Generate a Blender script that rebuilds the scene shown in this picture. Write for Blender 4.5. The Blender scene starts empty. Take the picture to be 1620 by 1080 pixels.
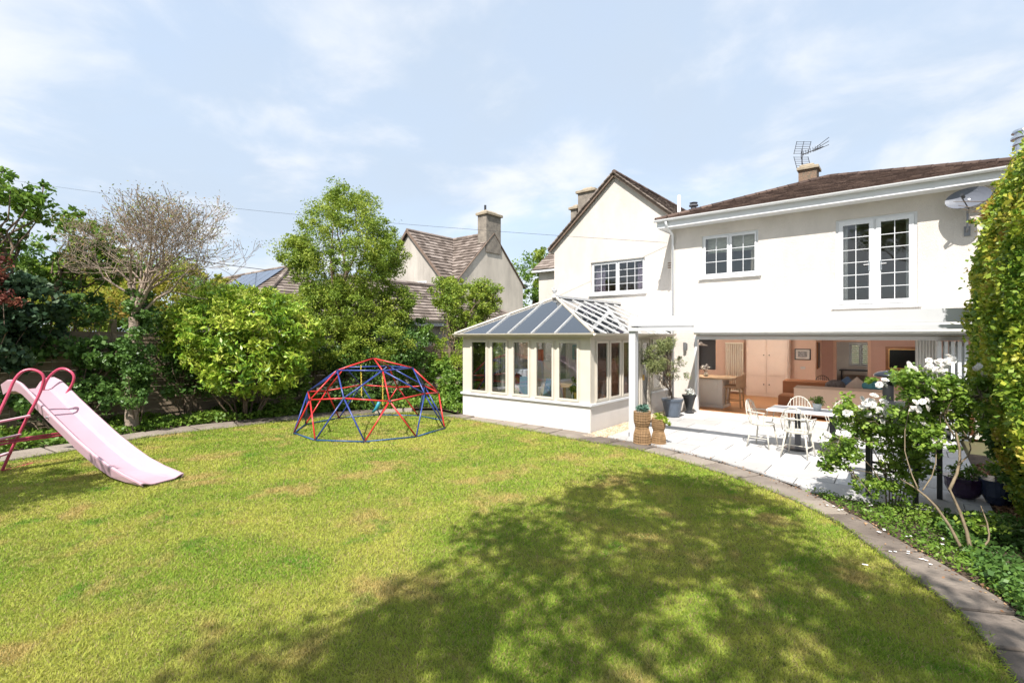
import bpy, math, random
import numpy as np
from mathutils import Vector, Matrix
random.seed(7); np.random.seed(7)
sc = bpy.context.scene
COL = sc.collection
R = math.radians
# ------------------------------------------------------------------ camera, sky, sun, exposure
H = 2.12
YAW = math.atan2(.6301, .7765)
cam_d = bpy.data.cameras.new('camera'); cam = bpy.data.objects.new('camera', cam_d); COL.objects.link(cam)
cam_d.sensor_width = 36; cam_d.lens = 17.22; cam_d.shift_y = -0.005; cam_d.clip_end = 2000; cam_d.clip_start = .05
cam.location = (0, 0, H); cam.rotation_euler = (R(90), 0, YAW)
sc.camera = cam
SUN = Vector((-.33, 1, -1.35)).normalized()
ELEV = math.asin(-SUN.z); AZ = math.atan2(-SUN.x, -SUN.y)
w = bpy.data.worlds.new('World'); sc.world = w; w.use_nodes = True
nt = w.node_tree; nt.nodes.clear()
def wn(t, **k):
    n = nt.nodes.new(t)
    for a, b in k.items(): setattr(n, a, b)
    return n
out = wn('ShaderNodeOutputWorld'); bg = wn('ShaderNodeBackground'); bg.inputs[1].default_value = .15
sky = wn('ShaderNodeTexSky', sky_type='NISHITA', sun_disc=False); sky.sun_elevation = ELEV; sky.sun_rotation = AZ
sky.air_density = 1.0; sky.dust_density = 1.6; sky.ozone_density = 1.2
tc = wn('ShaderNodeTexCoord'); sep = wn('ShaderNodeSeparateXYZ'); nt.links.new(tc.outputs['Generated'], sep.inputs[0])
zz = wn('ShaderNodeMath', operation='MAXIMUM'); nt.links.new(sep.outputs[2], zz.inputs[0]); zz.inputs[1].default_value = 0.0
za = wn('ShaderNodeMath', operation='ADD'); nt.links.new(zz.outputs[0], za.inputs[0]); za.inputs[1].default_value = .22
dx = wn('ShaderNodeMath', operation='DIVIDE'); nt.links.new(sep.outputs[0], dx.inputs[0]); nt.links.new(za.outputs[0], dx.inputs[1])
dy = wn('ShaderNodeMath', operation='DIVIDE'); nt.links.new(sep.outputs[1], dy.inputs[0]); nt.links.new(za.outputs[0], dy.inputs[1])
cb = wn('ShaderNodeCombineXYZ'); nt.links.new(dx.outputs[0], cb.inputs[0]); nt.links.new(dy.outputs[0], cb.inputs[1])
cb.inputs[2].default_value = 8.3
def noise(scale, detail, rough, dist=0.0, off=None):
    n = wn('ShaderNodeTexNoise'); n.inputs['Scale'].default_value = scale; n.inputs['Detail'].default_value = detail
    n.inputs['Roughness'].default_value = rough; n.inputs['Distortion'].default_value = dist
    nt.links.new(cb.outputs[0], n.inputs['Vector']); return n
def ramp(src, a, b):
    m = wn('ShaderNodeMapRange', interpolation_type='SMOOTHSTEP'); nt.links.new(src, m.inputs[0])
    m.inputs[1].default_value = a; m.inputs[2].default_value = b; return m
n1 = noise(2.1, 8, .55, .25); r1 = ramp(n1.outputs[0], .44, .72)       # cumulus
n2 = noise(.8, 6, .55, .3); r2 = ramp(n2.outputs[0], .25, .7)         # veil
n2b = noise(2.6, 6, .6, .1); r2b = ramp(n2b.outputs[0], .35, .75)
v1 = wn('ShaderNodeMath', operation='MULTIPLY_ADD'); nt.links.new(r2.outputs[0], v1.inputs[0]); v1.inputs[1].default_value = .16; v1.inputs[2].default_value = .80
mix1 = wn('ShaderNodeMixRGB'); nt.links.new(v1.outputs[0], mix1.inputs[0]); nt.links.new(sky.outputs[0], mix1.inputs[1])
VEIL = (1.42, 1.66, 1.97, 1); CLOUD = (2.3, 2.34, 2.42, 1)
mix1.inputs[2].default_value = VEIL
m2 = wn('ShaderNodeMath', operation='MULTIPLY'); nt.links.new(r1.outputs[0], m2.inputs[0]); m2.inputs[1].default_value = .8
mix2 = wn('ShaderNodeMixRGB'); nt.links.new(m2.outputs[0], mix2.inputs[0]); nt.links.new(mix1.outputs[0], mix2.inputs[1]); mix2.inputs[2].default_value = CLOUD
nt.links.new(mix2.outputs[0], bg.inputs[0]); nt.links.new(bg.outputs[0], out.inputs[0])
sl = bpy.data.lights.new('sun', 'SUN'); sl.energy = 2.9; sl.angle = R(.55); sl.color = (1, .955, .90)
so = bpy.data.objects.new('sun', sl); COL.objects.link(so); so.rotation_euler = SUN.to_track_quat('-Z', 'Y').to_euler(); so.location = (0, 0, 30)
vs = sc.view_settings; vs.view_transform = 'Standard'; vs.look = 'None'; vs.gamma = 1; vs.use_curve_mapping = False
vs.exposure = 1.6
sc.cycles.max_bounces = 10; sc.cycles.diffuse_bounces = 5; sc.cycles.transparent_max_bounces = 24; sc.cycles.transmission_bounces = 6
sc.cycles.sample_clamp_indirect = 8
# ------------------------------------------------------------------ measuring helpers (camera frame <-> house frame)
def W(L, D): return (.7765*L - .6301*D, .6301*L + .7765*D)          # lateral/depth -> world x,y
def tt(px): return (px - 810)/775.
def G(px, py, z=0.0):
    D = 775*(H - z)/(py - 532); return W(tt(px)*D, D)
def onY(px, py, Y):                                                # wall plane y = Y -> x, z
    t = tt(px); D = Y/(.7765 + .6301*t); return D*(.7765*t - .6301), H + (532 - py)/775*D
def onX(px, py, X):
    t = tt(px); D = X/(.7765*t - .6301); return D*(.7765 + .6301*t), H + (532 - py)/775*D
def PD(px, py, D):                                                 # point at depth D
    x, y = W(tt(px)*D, D); return Vector((x, y, H + (532 - py)/775*D))
# ------------------------------------------------------------------ materials
MATS = {}
def mat(name, col, rough=.6, var=.12, scale=6.0, bump=0.0, bscale=60.0, metal=0.0, spec=.4, col2=None, stretch=None, obj=False, coat=0):
    if name in MATS: return MATS[name]
    m = bpy.data.materials.new(name); m.use_nodes = True; t = m.node_tree; b = t.nodes['Principled BSDF']
    b.inputs['Roughness'].default_value = rough; b.inputs['Metallic'].default_value = metal
    b.inputs['Specular IOR Level'].default_value = spec; b.inputs['Coat Weight'].default_value = coat
    g = t.nodes.new('ShaderNodeNewGeometry') if not obj else t.nodes.new('ShaderNodeTexCoord')
    src = g.outputs['Position'] if not obj else g.outputs['Object']
    if stretch:
        mp = t.nodes.new('ShaderNodeMapping'); mp.inputs['Scale'].default_value = stretch; t.links.new(src, mp.inputs[0]); src = mp.outputs[0]
    n = t.nodes.new('ShaderNodeTexNoise'); n.inputs['Scale'].default_value = scale; n.inputs['Detail'].default_value = 6; n.inputs['Roughness'].default_value = .62
    t.links.new(src, n.inputs['Vector'])
    mx = t.nodes.new('ShaderNodeMixRGB'); mr = t.nodes.new('ShaderNodeMapRange'); mr.inputs[1].default_value = .3; mr.inputs[2].default_value = .7
    t.links.new(n.outputs[0], mr.inputs[0]); t.links.new(mr.outputs[0], mx.inputs[0])
    c = col
    if col2 is None:
        mx.inputs[1].default_value = (*[v*(1-var) for v in c], 1); mx.inputs[2].default_value = (*[min(1, v*(1+var)) for v in c], 1)
    else:
        mx.inputs[1].default_value = (*c, 1); mx.inputs[2].default_value = (*col2, 1)
    t.links.new(mx.outputs[0], b.inputs['Base Color'])
    if bump:
        n3 = t.nodes.new('ShaderNodeTexNoise'); n3.inputs['Scale'].default_value = bscale; n3.inputs['Detail'].default_value = 4
        t.links.new(src, n3.inputs['Vector']); bp = t.nodes.new('ShaderNodeBump'); bp.inputs['Strength'].default_value = bump; bp.inputs['Distance'].default_value = .02
        t.links.new(n3.outputs[0], bp.inputs['Height']); t.links.new(bp.outputs[0], b.inputs['Normal'])
    MATS[name] = m; return m
def rndmat(name, cols, rough=.6, spec=.3, trans=0.0, nscale=1.5, namt=.35, bump=0, bscale=30):
    """colour picked by the per-face attribute 'rnd' and a soft patchiness over the object"""
    if name in MATS: return MATS[name]
    m = bpy.data.materials.new(name); m.use_nodes = True; t = m.node_tree; b = t.nodes['Principled BSDF']
    b.inputs['Roughness'].default_value = rough; b.inputs['Specular IOR Level'].default_value = spec
    a = t.nodes.new('ShaderNodeAttribute'); a.attribute_name = 'rnd'
    g = t.nodes.new('ShaderNodeNewGeometry'); n = t.nodes.new('ShaderNodeTexNoise'); n.inputs['Scale'].default_value = nscale; n.inputs['Detail'].default_value = 3
    t.links.new(g.outputs['Position'], n.inputs['Vector'])
    m1 = t.nodes.new('ShaderNodeMath'); m1.operation = 'MULTIPLY_ADD'; t.links.new(n.outputs[0], m1.inputs[0]); m1.inputs[1].default_value = namt*2; m1.inputs[2].default_value = -namt
    m2 = t.nodes.new('ShaderNodeMath'); m2.operation = 'ADD'; t.links.new(a.outputs['Fac'], m2.inputs[0]); t.links.new(m1.outputs[0], m2.inputs[1])
    cr = t.nodes.new('ShaderNodeValToRGB'); e = cr.color_ramp.elements
    while len(e) < len(cols): e.new(.5)
    for i, c in enumerate(cols):
        e[i].position = i/(len(cols)-1); e[i].color = (*c, 1)
    t.links.new(m2.outputs[0], cr.inputs[0]); t.links.new(cr.outputs[0], b.inputs['Base Color'])
    if bump:
        n3 = t.nodes.new('ShaderNodeTexNoise'); n3.inputs['Scale'].default_value = bscale; n3.inputs['Detail'].default_value = 4
        t.links.new(g.outputs['Position'], n3.inputs['Vector']); bp = t.nodes.new('ShaderNodeBump'); bp.inputs['Strength'].default_value = bump; bp.inputs['Distance'].default_value = .02
        t.links.new(n3.outputs[0], bp.inputs['Height']); t.links.new(bp.outputs[0], b.inputs['Normal'])
    if trans:
        tr = t.nodes.new('ShaderNodeBsdfTranslucent'); t.links.new(cr.outputs[0], tr.inputs[0])
        ms = t.nodes.new('ShaderNodeMixShader'); ms.inputs[0].default_value = trans
        o = t.nodes['Material Output']; t.links.new(b.outputs[0], ms.inputs[1]); t.links.new(tr.outputs[0], ms.inputs[2]); t.links.new(ms.outputs[0], o.inputs[0])
    MATS[name] = m; return m
def glass(name, tint=(1, 1, 1), gloss=1.0, base=.04):
    if name in MATS: return MATS[name]
    m = bpy.data.materials.new(name); m.use_nodes = True; t = m.node_tree; t.nodes.remove(t.nodes['Principled BSDF'])
    tr = t.nodes.new('ShaderNodeBsdfTransparent'); tr.inputs[0].default_value = (*tint, 1)
    gl = t.nodes.new('ShaderNodeBsdfGlossy'); gl.inputs['Roughness'].default_value = .01; gl.inputs[0].default_value = (1, 1, 1, 1)
    fr = t.nodes.new('ShaderNodeFresnel'); fr.inputs[0].default_value = 1.52
    n = t.nodes.new('ShaderNodeTexNoise'); n.inputs['Scale'].default_value = 1.2; g = t.nodes.new('ShaderNodeNewGeometry'); t.links.new(g.outputs['Position'], n.inputs['Vector'])
    bp = t.nodes.new('ShaderNodeBump'); bp.inputs['Strength'].default_value = .06; bp.inputs['Distance'].default_value = .05; t.links.new(n.outputs[0], bp.inputs['Height']); t.links.new(bp.outputs[0], gl.inputs['Normal'])
    mm = t.nodes.new('ShaderNodeMath'); mm.operation = 'MULTIPLY_ADD'; mm.use_clamp = True; t.links.new(fr.outputs[0], mm.inputs[0]); mm.inputs[1].default_value = gloss; mm.inputs[2].default_value = base
    ms = t.nodes.new('ShaderNodeMixShader'); t.links.new(mm.outputs[0], ms.inputs[0]); t.links.new(tr.outputs[0], ms.inputs[1]); t.links.new(gl.outputs[0], ms.inputs[2])
    t.links.new(ms.outputs[0], t.nodes['Material Output'].inputs[0]); MATS[name] = m; return m
# ------------------------------------------------------------------ object helpers
def tag(o, label=None, cat=None, group=None, kind=None):
    if label: o['label'] = label
    if cat: o['category'] = cat
    if group: o['group'] = group
    if kind: o['kind'] = kind
    return o
def thing(name, label, cat, loc=(0, 0, 0), rz=0, group=None):
    o = bpy.data.objects.new(name, None); COL.objects.link(o); o.location = loc; o.rotation_euler = (0, 0, rz)
    o.empty_display_size = .1
    return tag(o, label, cat, group)
def rootloc(p):
    while p.parent: p = p.parent
    return Vector(p.location)
def link(name, me, m, parent=None, base=None, kind=None, smooth=False):
    o = bpy.data.objects.new(name, me); COL.objects.link(o)
    if m is not None and len(me.materials) == 0:
        for mm in (m if isinstance(m, (list, tuple)) else [m]): me.materials.append(mm)
    off = None
    if parent is not None:
        o.parent = parent; off = rootloc(parent)
    elif base is not None:
        off = Vector(base); o.location = base
    if off is not None and off.length > 0: me.transform(Matrix.Translation(-off))
    if smooth:
        me.polygons.foreach_set('use_smooth', [True]*len(me.polygons))
    if kind: o['kind'] = kind
    return o
def frame_for(d):
    d = d.normalized(); a = Vector((0, 0, 1)) if abs(d.z) < .95 else Vector((1, 0, 0))
    u = d.cross(a).normalized(); return u, d.cross(u).normalized()
class MB:
    def __init__(s, T=None): s.v = []; s.f = []; s.m = []; s.T = T; s.mi = 0; s.rnd = []
    def add(s, vs, fs):
        k = len(s.v)
        if s.T: vs = [s.T(*p) for p in vs]
        s.v += [tuple(p) for p in vs]; s.f += [tuple(i+k for i in f) for f in fs]; s.m += [s.mi]*len(fs)
        r = random.random(); s.rnd += [r]*len(fs)
        return s
    def box(s, x0, x1, y0, y1, z0, z1):
        return s.add([(x0,y0,z0),(x1,y0,z0),(x1,y1,z0),(x0,y1,z0),(x0,y0,z1),(x1,y0,z1),(x1,y1,z1),(x0,y1,z1)],
                     [(0,3,2,1),(4,5,6,7),(0,1,5,4),(1,2,6,5),(2,3,7,6),(3,0,4,7)])
    def bevbox(s, x0, x1, y0, y1, z0, z1, b=.01):
        # box with chamfered top edges and corners
        vs = []; 
        for z, i in ((z0, 0), (z1-b, 0), (z1, b)):
            vs += [(x0+i,y0+i,z),(x1-i,y0+i,z),(x1-i,y1-i,z),(x0+i,y1-i,z)]
        fs = [(0,3,2,1),(8,9,10,11)]
        for a in (0, 4):
            for j in range(4): fs.append((a+j, a+(j+1)%4, a+4+(j+1)%4, a+4+j))
        return s.add(vs, fs)
    def beam(s, p, q, w, h, up=None):
        p = Vector(p); q = Vector(q); d = (q-p).normalized()
        if up is None: up = Vector((0,0,1)) if abs(d.z) < .95 else Vector((0,1,0))
        u = d.cross(Vector(up)).normalized(); v = u.cross(d).normalized()
        vs = [c + u*(a*w/2) + v*(b*h/2) for c in (p, q) for a, b in ((-1,-1),(1,-1),(1,1),(-1,1))]
        return s.add(vs, [(0,1,2,3),(7,6,5,4),(0,4,5,1),(1,5,6,2),(2,6,7,3),(3,7,4,0)])
    def tube(s, pts, r, n=6, cap=True):
        pts = [Vector(p) for p in pts]; rs = r if isinstance(r, (list, tuple)) else [r]*len(pts)
        vs = []; u = None
        for i, p in enumerate(pts):
            d = (pts[min(i+1, len(pts)-1)] - pts[max(i-1, 0)])
            if d.length < 1e-9: d = Vector((0, 0, 1))
            d.normalize()
            if u is None: u, v = frame_for(d)
            else:
                u = (u - d*u.dot(d))
                if u.length < 1e-6: u, v = frame_for(d)
                u.normalize(); v = d.cross(u)
            for k in range(n):
                a = 2*math.pi*k/n; vs.append(p + (u*math.cos(a) + v*math.sin(a))*rs[i])
        fs = []
        for i in range(len(pts)-1):
            for k in range(n):
                a = i*n+k; b = i*n+(k+1) % n; fs.append((a, b, b+n, a+n))
        if cap: fs.append(tuple(reversed(range(n)))); fs.append(tuple(range((len(pts)-1)*n, len(pts)*n)))
        return s.add(vs, fs)
    def lathe(s, prof, c=(0, 0, 0), n=24, cap=True):
        vs = []; 
        for r, z in prof:
            for k in range(n):
                a = 2*math.pi*k/n; vs.append((c[0]+r*math.cos(a), c[1]+r*math.sin(a), c[2]+z))
        fs = []
        for i in range(len(prof)-1):
            for k in range(n):
                a = i*n+k; b = i*n+(k+1) % n; fs.append((a, b, b+n, a+n))
        if cap: fs.append(tuple(reversed(range(n)))); fs.append(tuple(range((len(prof)-1)*n, len(prof)*n)))
        return s.add(vs, fs)
    def prism(s, poly, a, b, axis='y'):
        """poly of 2D points, extruded from a to b along axis (y: points are x,z; x: points are y,z; z: points are x,y)"""
        n = len(poly)
        f3 = {'y': lambda p, t: (p[0], t, p[1]), 'x': lambda p, t: (t, p[0], p[1]), 'z': lambda p, t: (p[0], p[1], t)}[axis]
        vs = [f3(p, a) for p in poly] + [f3(p, b) for p in poly]
        fs = [tuple(range(n)), tuple(reversed(range(n, 2*n)))] + [(i, (i+1) % n, n+(i+1) % n, n+i) for i in range(n)]
        return s.add(vs, fs)
    def ball(s, c, r, n=8, m=5, sq=(1, 1, 1)):
        vs = []; fs = []
        for i in range(1, m):
            for k in range(n):
                a = 2*math.pi*k/n; b = math.pi*i/m
                vs.append((c[0]+r*sq[0]*math.sin(b)*math.cos(a), c[1]+r*sq[1]*math.sin(b)*math.sin(a), c[2]+r*sq[2]*math.cos(b)))
        vs += [(c[0], c[1], c[2]+r*sq[2]), (c[0], c[1], c[2]-r*sq[2])]; T, B = len(vs)-2, len(vs)-1
        for k in range(n):
            fs.append((T, k, (k+1) % n)); fs.append((B, (m-2)*n+(k+1) % n, (m-2)*n+k))
            for i in range(m-2): fs.append((i*n+k, (i+1)*n+k, (i+1)*n+(k+1) % n, i*n+(k+1) % n))
        return s.add(vs, fs)
    def mesh(s, name, fixn=True):
        me = bpy.data.meshes.new(name); me.from_pydata(s.v, [], s.f)
        if fixn:
            import bmesh
            bm = bmesh.new(); bm.from_mesh(me); bmesh.ops.recalc_face_normals(bm, faces=bm.faces); bm.to_mesh(me); bm.free()
        if any(s.m): me.polygons.foreach_set('material_index', s.m)
        at = me.attributes.new('rnd', 'FLOAT', 'FACE'); at.data.foreach_set('value', s.rnd)
        me.update(); return me
    def build(s, name, m, parent=None, base=None, kind=None, smooth=False, fixn=True):
        return link(name, s.mesh(name, fixn), m, parent, base, kind, smooth)
def copy_tree(o, parent=None):
    c = o.copy(); COL.objects.link(c)
    if parent: c.parent = parent
    for ch in list(o.children): copy_tree(ch, c)
    return c
# ------------------------------------------------------------------ foliage
def leaves(name, P, size, mat_, parent=None, base=None, aspect=.5, tint=None, kind=None, flat=.0, droop=.25, outward=None):
    P = np.asarray(P, dtype=np.float64); n = len(P)
    d = np.random.normal(size=(n, 3)); d[:, 2] = d[:, 2]*(1-flat)*.8 - droop
    if outward is not None: d += outward
    d /= np.linalg.norm(d, axis=1)[:, None]+1e-9
    q = np.random.normal(size=(n, 3)); q[:, 2] *= (1-flat*.8); wv = np.cross(d, np.cross(q, d)); wv /= np.linalg.norm(wv, axis=1)[:, None]+1e-9
    l = (size*(.6+.8*np.random.rand(n)))[:, None] if np.isscalar(size) else (size*(.6+.8*np.random.rand(n)))[:, None]
    nr = np.cross(d, wv)
    V = np.empty((n, 4, 3)); V[:, 0] = P-d*l*.5; V[:, 1] = P+wv*l*aspect*.5+nr*l*.06; V[:, 2] = P+d*l*.5-nr*l*.08; V[:, 3] = P-wv*l*aspect*.5+nr*l*.06
    me = bpy.data.meshes.new(name); me.vertices.add(4*n); me.vertices.foreach_set('co', V.reshape(-1).astype(np.float32))
    me.loops.add(4*n); me.loops.foreach_set('vertex_index', np.arange(4*n, dtype=np.int32))
    me.polygons.add(n); me.polygons.foreach_set('loop_start', np.arange(0, 4*n, 4, dtype=np.int32)); me.polygons.foreach_set('loop_total', np.full(n, 4, dtype=np.int32))
    at = me.attributes.new('rnd', 'FLOAT', 'FACE'); r = np.random.rand(n)
    if tint is not None: r = .5*r+.5*tint
    at.data.foreach_set('value', r.astype(np.float32)); me.update(); me.validate()
    return link(name, me, mat_, parent, base, kind)
def rand_dirs(n):
    d = np.random.normal(size=(n, 3)); return d/np.linalg.norm(d, axis=1)[:, None]
def clump_cloud(ells, nclump, cr, per, shell=.55, sq=.8):
    """ells: (cx,cy,cz,rx,ry,rz,weight); leaves gathered in clumps near the surface of the ellipsoids"""
    wts = np.array([e[6] for e in ells], float); wts /= wts.sum()
    C = []
    for _ in range(nclump):
        e = ells[np.random.choice(len(ells), p=wts)]
        d = rand_dirs(1)[0]; r = shell+(1-shell)*random.random()**.6
        C.append((e[0]+d[0]*e[3]*r, e[1]+d[1]*e[4]*r, e[2]+d[2]*e[5]*r))
    C = np.array(C)
    m = nclump*per; idx = np.repeat(np.arange(nclump), per)
    rr = cr*(.45+.95*np.random.rand(nclump))
    off = rand_dirs(m)*(np.random.rand(m)**.45)[:, None]*rr[idx][:, None]; off[:, 2] *= sq
    P = C[idx]+off; tint = np.random.rand(nclump)[idx]
    return C, P, tint
def limb(mb, p, q, r0, r1, wob=.08, n=5, sides=6):
    p = Vector(p); q = Vector(q); L = (q-p).length; pts = []; rs = []
    for i in range(n+1):
        f = i/n; o = Vector([random.uniform(-1, 1)*wob*L*math.sin(math.pi*f) for _ in range(3)])
        pts.append(p.lerp(q, f)+o+Vector((0, 0, -.08*L*math.sin(math.pi*f)*0))); rs.append(r0+(r1-r0)*f)
    mb.tube(pts, rs, sides); return pts
def tree(name, label, cat, base, ells, nclump, cr, per, leaf, lm, bark, tr=.12, fill=0, fshell=.86, fork=None, aspect=.5, shell=.5, nlimb=14, group=None, droop=.25, lean=None, zmin=None):
    t = thing(name, label, cat, base, group=group); b = Vector(base)
    C, P, tint = clump_cloud(ells, nclump, cr, per, shell)
    if fill:      # leaves spread evenly over the outside of the crown, so that it closes up
        e = np.array(ells); wt = e[:, 3]*e[:, 5]; wt /= wt.sum(); ix = np.random.choice(len(e), fill, p=wt); d = rand_dirs(fill); rr = 1.02-(1-fshell)*np.abs(np.random.normal(size=fill))*.8; az_ = np.arctan2(d[:, 1], d[:, 0]); rr = rr*(1+.10*np.sin(az_*5+d[:, 2]*6+ix)+.08*np.sin(az_*9-d[:, 2]*11+2*ix)+.06*np.sin(d[:, 2]*17+az_*14))-.05; hl = np.sin(az_*11+d[:, 2]*8.3)*np.sin(d[:, 2]*14-az_*6) > .45; rr = rr-hl*np.random.rand(fill)*.25; Q = e[ix, 0:3]+d*e[ix, 3:6]*rr[:, None]
        inner = np.zeros(fill, bool)
        for q in e: inner |= (((Q-q[0:3])/q[3:6])**2).sum(1) < .6
        Q = Q[~inner]; P = np.concatenate([P, Q]); tint = np.concatenate([tint, .5+.4*np.sin(Q[:, 0]*5+Q[:, 2]*7)*np.sin(Q[:, 1]*6)])
    if zmin is not None:
        k = P[:, 2] > zmin; P = P[k]; tint = tint[k]
    mb = MB(); top = Vector(fork) if fork else Vector((ells[0][0], ells[0][1], ells[0][2]-.3*ells[0][5]))
    pts = limb(mb, b-Vector((0, 0, .05)), top, tr, tr*.6, .05, 6, 9)
    idx = np.random.choice(len(C), min(nlimb, len(C)), replace=False)
    for i in idx:
        st = pts[random.choice([3, 4, 5, 6])]; en = Vector(C[i]); lp = limb(mb, st, en, tr*.38, .012, .10, 5, 5)
        for _ in range(3):
            s2 = lp[random.randint(2, 4)]; j = np.argmin(np.linalg.norm(C-np.array(s2)-np.random.normal(size=3)*cr*1.5, axis=1)); limb(mb, s2, Vector(C[j]), .014, .004, .1, 3, 4)
    mb.build('trunk', bark, t, smooth=True)
    leaves('crown', P, leaf, lm, t, aspect=aspect, tint=tint, droop=droop, kind='stuff')
    return t
def in_poly(px, py, poly):
    inside = np.zeros(len(px), bool); n = len(poly)
    for i in range(n):
        x1, y1 = poly[i][:2]; x2, y2 = poly[(i+1) % n][:2]
        c = ((y1 > py) != (y2 > py)) & (px < (x2-x1)*(py-y1)/((y2-y1)+1e-12)+x1); inside ^= c
    return inside
# ------------------------------------------------------------------ ground, lawn, path, patio
def resample(poly, step):
    poly = [Vector((p[0], p[1], 0)) for p in poly]; out = [poly[0]]; acc = 0
    d = [0]
    for a, b in zip(poly, poly[1:]): d.append(d[-1]+(b-a).length)
    n = max(1, round(d[-1]/step)); res = []
    for i in range(n+1):
        s = d[-1]*i/n; k = 0
        while k < len(d)-2 and d[k+1] < s: k += 1
        f = (s-d[k])/(d[k+1]-d[k]+1e-9); res.append(poly[k].lerp(poly[k+1], min(1, f)))
    return res
def nearest(poly, p):
    best = None
    for a, b in zip(poly, poly[1:]):
        a = Vector((a[0], a[1], 0)); b = Vector((b[0], b[1], 0)); ab = b-a; f = max(0, min(1, (p-a).dot(ab)/(ab.length_squared+1e-9))); q = a+ab*f
        if best is None or (q-p).length < best[0]: best = ((q-p).length, q, ab.normalized())
    return best
def smooth_poly(pts, it=2):
    for _ in range(it):
        o = [pts[0]]
        for a, b in zip(pts, pts[1:]):
            o += [(a[0]*.75+b[0]*.25, a[1]*.75+b[1]*.25), (a[0]*.25+b[0]*.75, a[1]*.25+b[1]*.75)]
        pts = o+[pts[-1]]
    return pts
lawnL = [G(*p) for p in [(16, 730), (133, 711), (211, 696), (278, 686), (400, 673), (455, 666.5), (531, 659.5), (600, 655), (653, 652.5)]]
lawnL = [(-12.5, -7), (-12.75, -3)] + smooth_poly(lawnL)
lawnR = smooth_poly([G(*p) for p in [(700, 659), (740, 664.5), (824, 679), (920, 699), (987, 708), (1044, 720), (1104, 738), (1211, 773), (1300, 813), (1362, 855), (1433, 908), (1495, 953), (1553, 1006), (1602, 1078), (1690, 1220)]])
x, y = lawnR[-1]; lawnR.append((x+.1, y-3.2))
outL = [(-13.05, -7), (-13.2, -3)] + smooth_poly([G(*p) for p in [(0, 719), (133, 700), (200, 689), (250, 681.5), (319, 672), (400, 665), (455, 658.5), (531, 652.5), (600, 648.5), (653, 646.5), (691, 646)]])
outR = smooth_poly([G(*p) for p in [(951, 692.5), (1009, 703), (1060, 713), (1149, 735.5), (1255.6, 769), (1326.7, 804), (1402, 845), (1500, 902), (1558, 933), (1620, 978), (1760, 1078)]])
x, y = outR[-1]; outR += [(x+.25, y-1.2), (x+.35, y-4)]
outR0 = [(-9.36, 9.37), (-5.42, 9.34), outR[0]] + outR[1:]
M_soil = mat('soil', (.07, .048, .032), .95, .35, 9, .8, 50)
M_grassbase = mat('lawn_ground', (.10, .14, .02), .95, .3, 3.5, .6, 90, col2=(.24, .20, .06))
g = MB(); N = 40
g.add([(-600, -600, -.06), (600, -600, -.06), (600, 600, -.06), (-600, 600, -.06)], [(0, 1, 2, 3)])
g.build('ground', mat('earth_and_grass', (.06, .075, .025), .95, .4, .6, .4, 8, col2=(.10, .08, .04)), kind='structure', fixn=False)
lawn_poly = lawnL + lawnR
def tri_fill(name, poly, z, m, parent=None, kind=None):
    import bmesh
    bm = bmesh.new(); vs = [bm.verts.new((p[0], p[1], z)) for p in poly]; es = [bm.edges.new((vs[i], vs[(i+1) % len(vs)])) for i in range(len(vs))]
    bmesh.ops.triangle_fill(bm, edges=es, use_beauty=True)
    for f in bm.faces:
        f.normal_update()
        if f.normal.z < 0: f.normal_flip()
    me = bpy.data.meshes.new(name); bm.to_mesh(me); bm.free(); return link(name, me, m, parent, None, kind)
tri_fill('lawn', lawn_poly, 0.0, M_grassbase, kind='structure')
M_stone = rndmat('path_stone', [(.095, .076, .062), (.175, .145, .120), (.27, .23, .19)], .9, .25, 0, 3.0, .5, .9, 22)
path = MB().add([(p[0], p[1], -.012) for p in []], []) 
def path_bed(name, A, B):
    mb = MB(); a = resample(A, .5); k = []
    for p in a: k += [(p.x, p.y, .008), (nearest(B, p)[1].x, nearest(B, p)[1].y, .008)]
    return mb.add(k, [(2*i, 2*i+1, 2*i+3, 2*i+2) for i in range(len(a)-1)]).build(name, mat('path_bedding', (.055, .045, .035), .95, .4, 12, .6, 60), kind='structure')
def lay_stones(parent, A, B, step, jit=.18, far=False):
    mb0 = resample(A, .25); n = len(mb0); i = 0; res = []
    cuts = [0]
    while cuts[-1] < n-1: cuts.append(min(n-1, cuts[-1]+max(2, int(round(step/.25*random.uniform(1-jit*1.6, 1+jit*1.6))))))
    for a, b in zip(cuts, cuts[1:]):
        e = mb0[a:b+1]; o = [nearest(B, p)[1] for p in e]
        if (e[0]-o[0]).length < .05: continue
        def sh(p, q, t): return p.lerp(q, t)
        gap = .022
        di = (e[1]-e[0]).normalized()*gap; dj = (e[-1]-e[-2]).normalized()*gap
        inn = [p.lerp(q, .03) for p, q in zip(e, o)]; ou = [q.lerp(p, .03+random.uniform(0, .03)) for p, q in zip(e, o)]
        inn[0] = inn[0]+di; ou[0] = ou[0]+di; inn[-1] = inn[-1]-dj; ou[-1] = ou[-1]-dj
        wob = lambda p: (p.x+random.uniform(-.014, .014), p.y+random.uniform(-.014, .014))
        poly = [wob(p) for p in inn]+[wob(p) for p in reversed(ou)]
        z = .03+random.uniform(-.006, .01); tilt = random.uniform(-.006, .006)
        m = len(poly); cx = sum(p[0] for p in poly)/m; cy = sum(p[1] for p in poly)/m
        mb = MB(); b = .012
        ring = lambda s, zz: [(cx+(p[0]-cx)*s, cy+(p[1]-cy)*s, zz+tilt*(p[0]-cx)) for p in poly]
        V = ring(1, -.02)+ring(1, z-b)+ring(.975, z)
        F = [(j, (j+1) % m, m+(j+1) % m, m+j) for j in range(m)]+[(m+j, m+(j+1) % m, 2*m+(j+1) % m, 2*m+j) for j in range(m)]+[tuple(range(2*m, 3*m))]
        mb.add(V, F).build('paving_stone', M_stone, parent)
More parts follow.
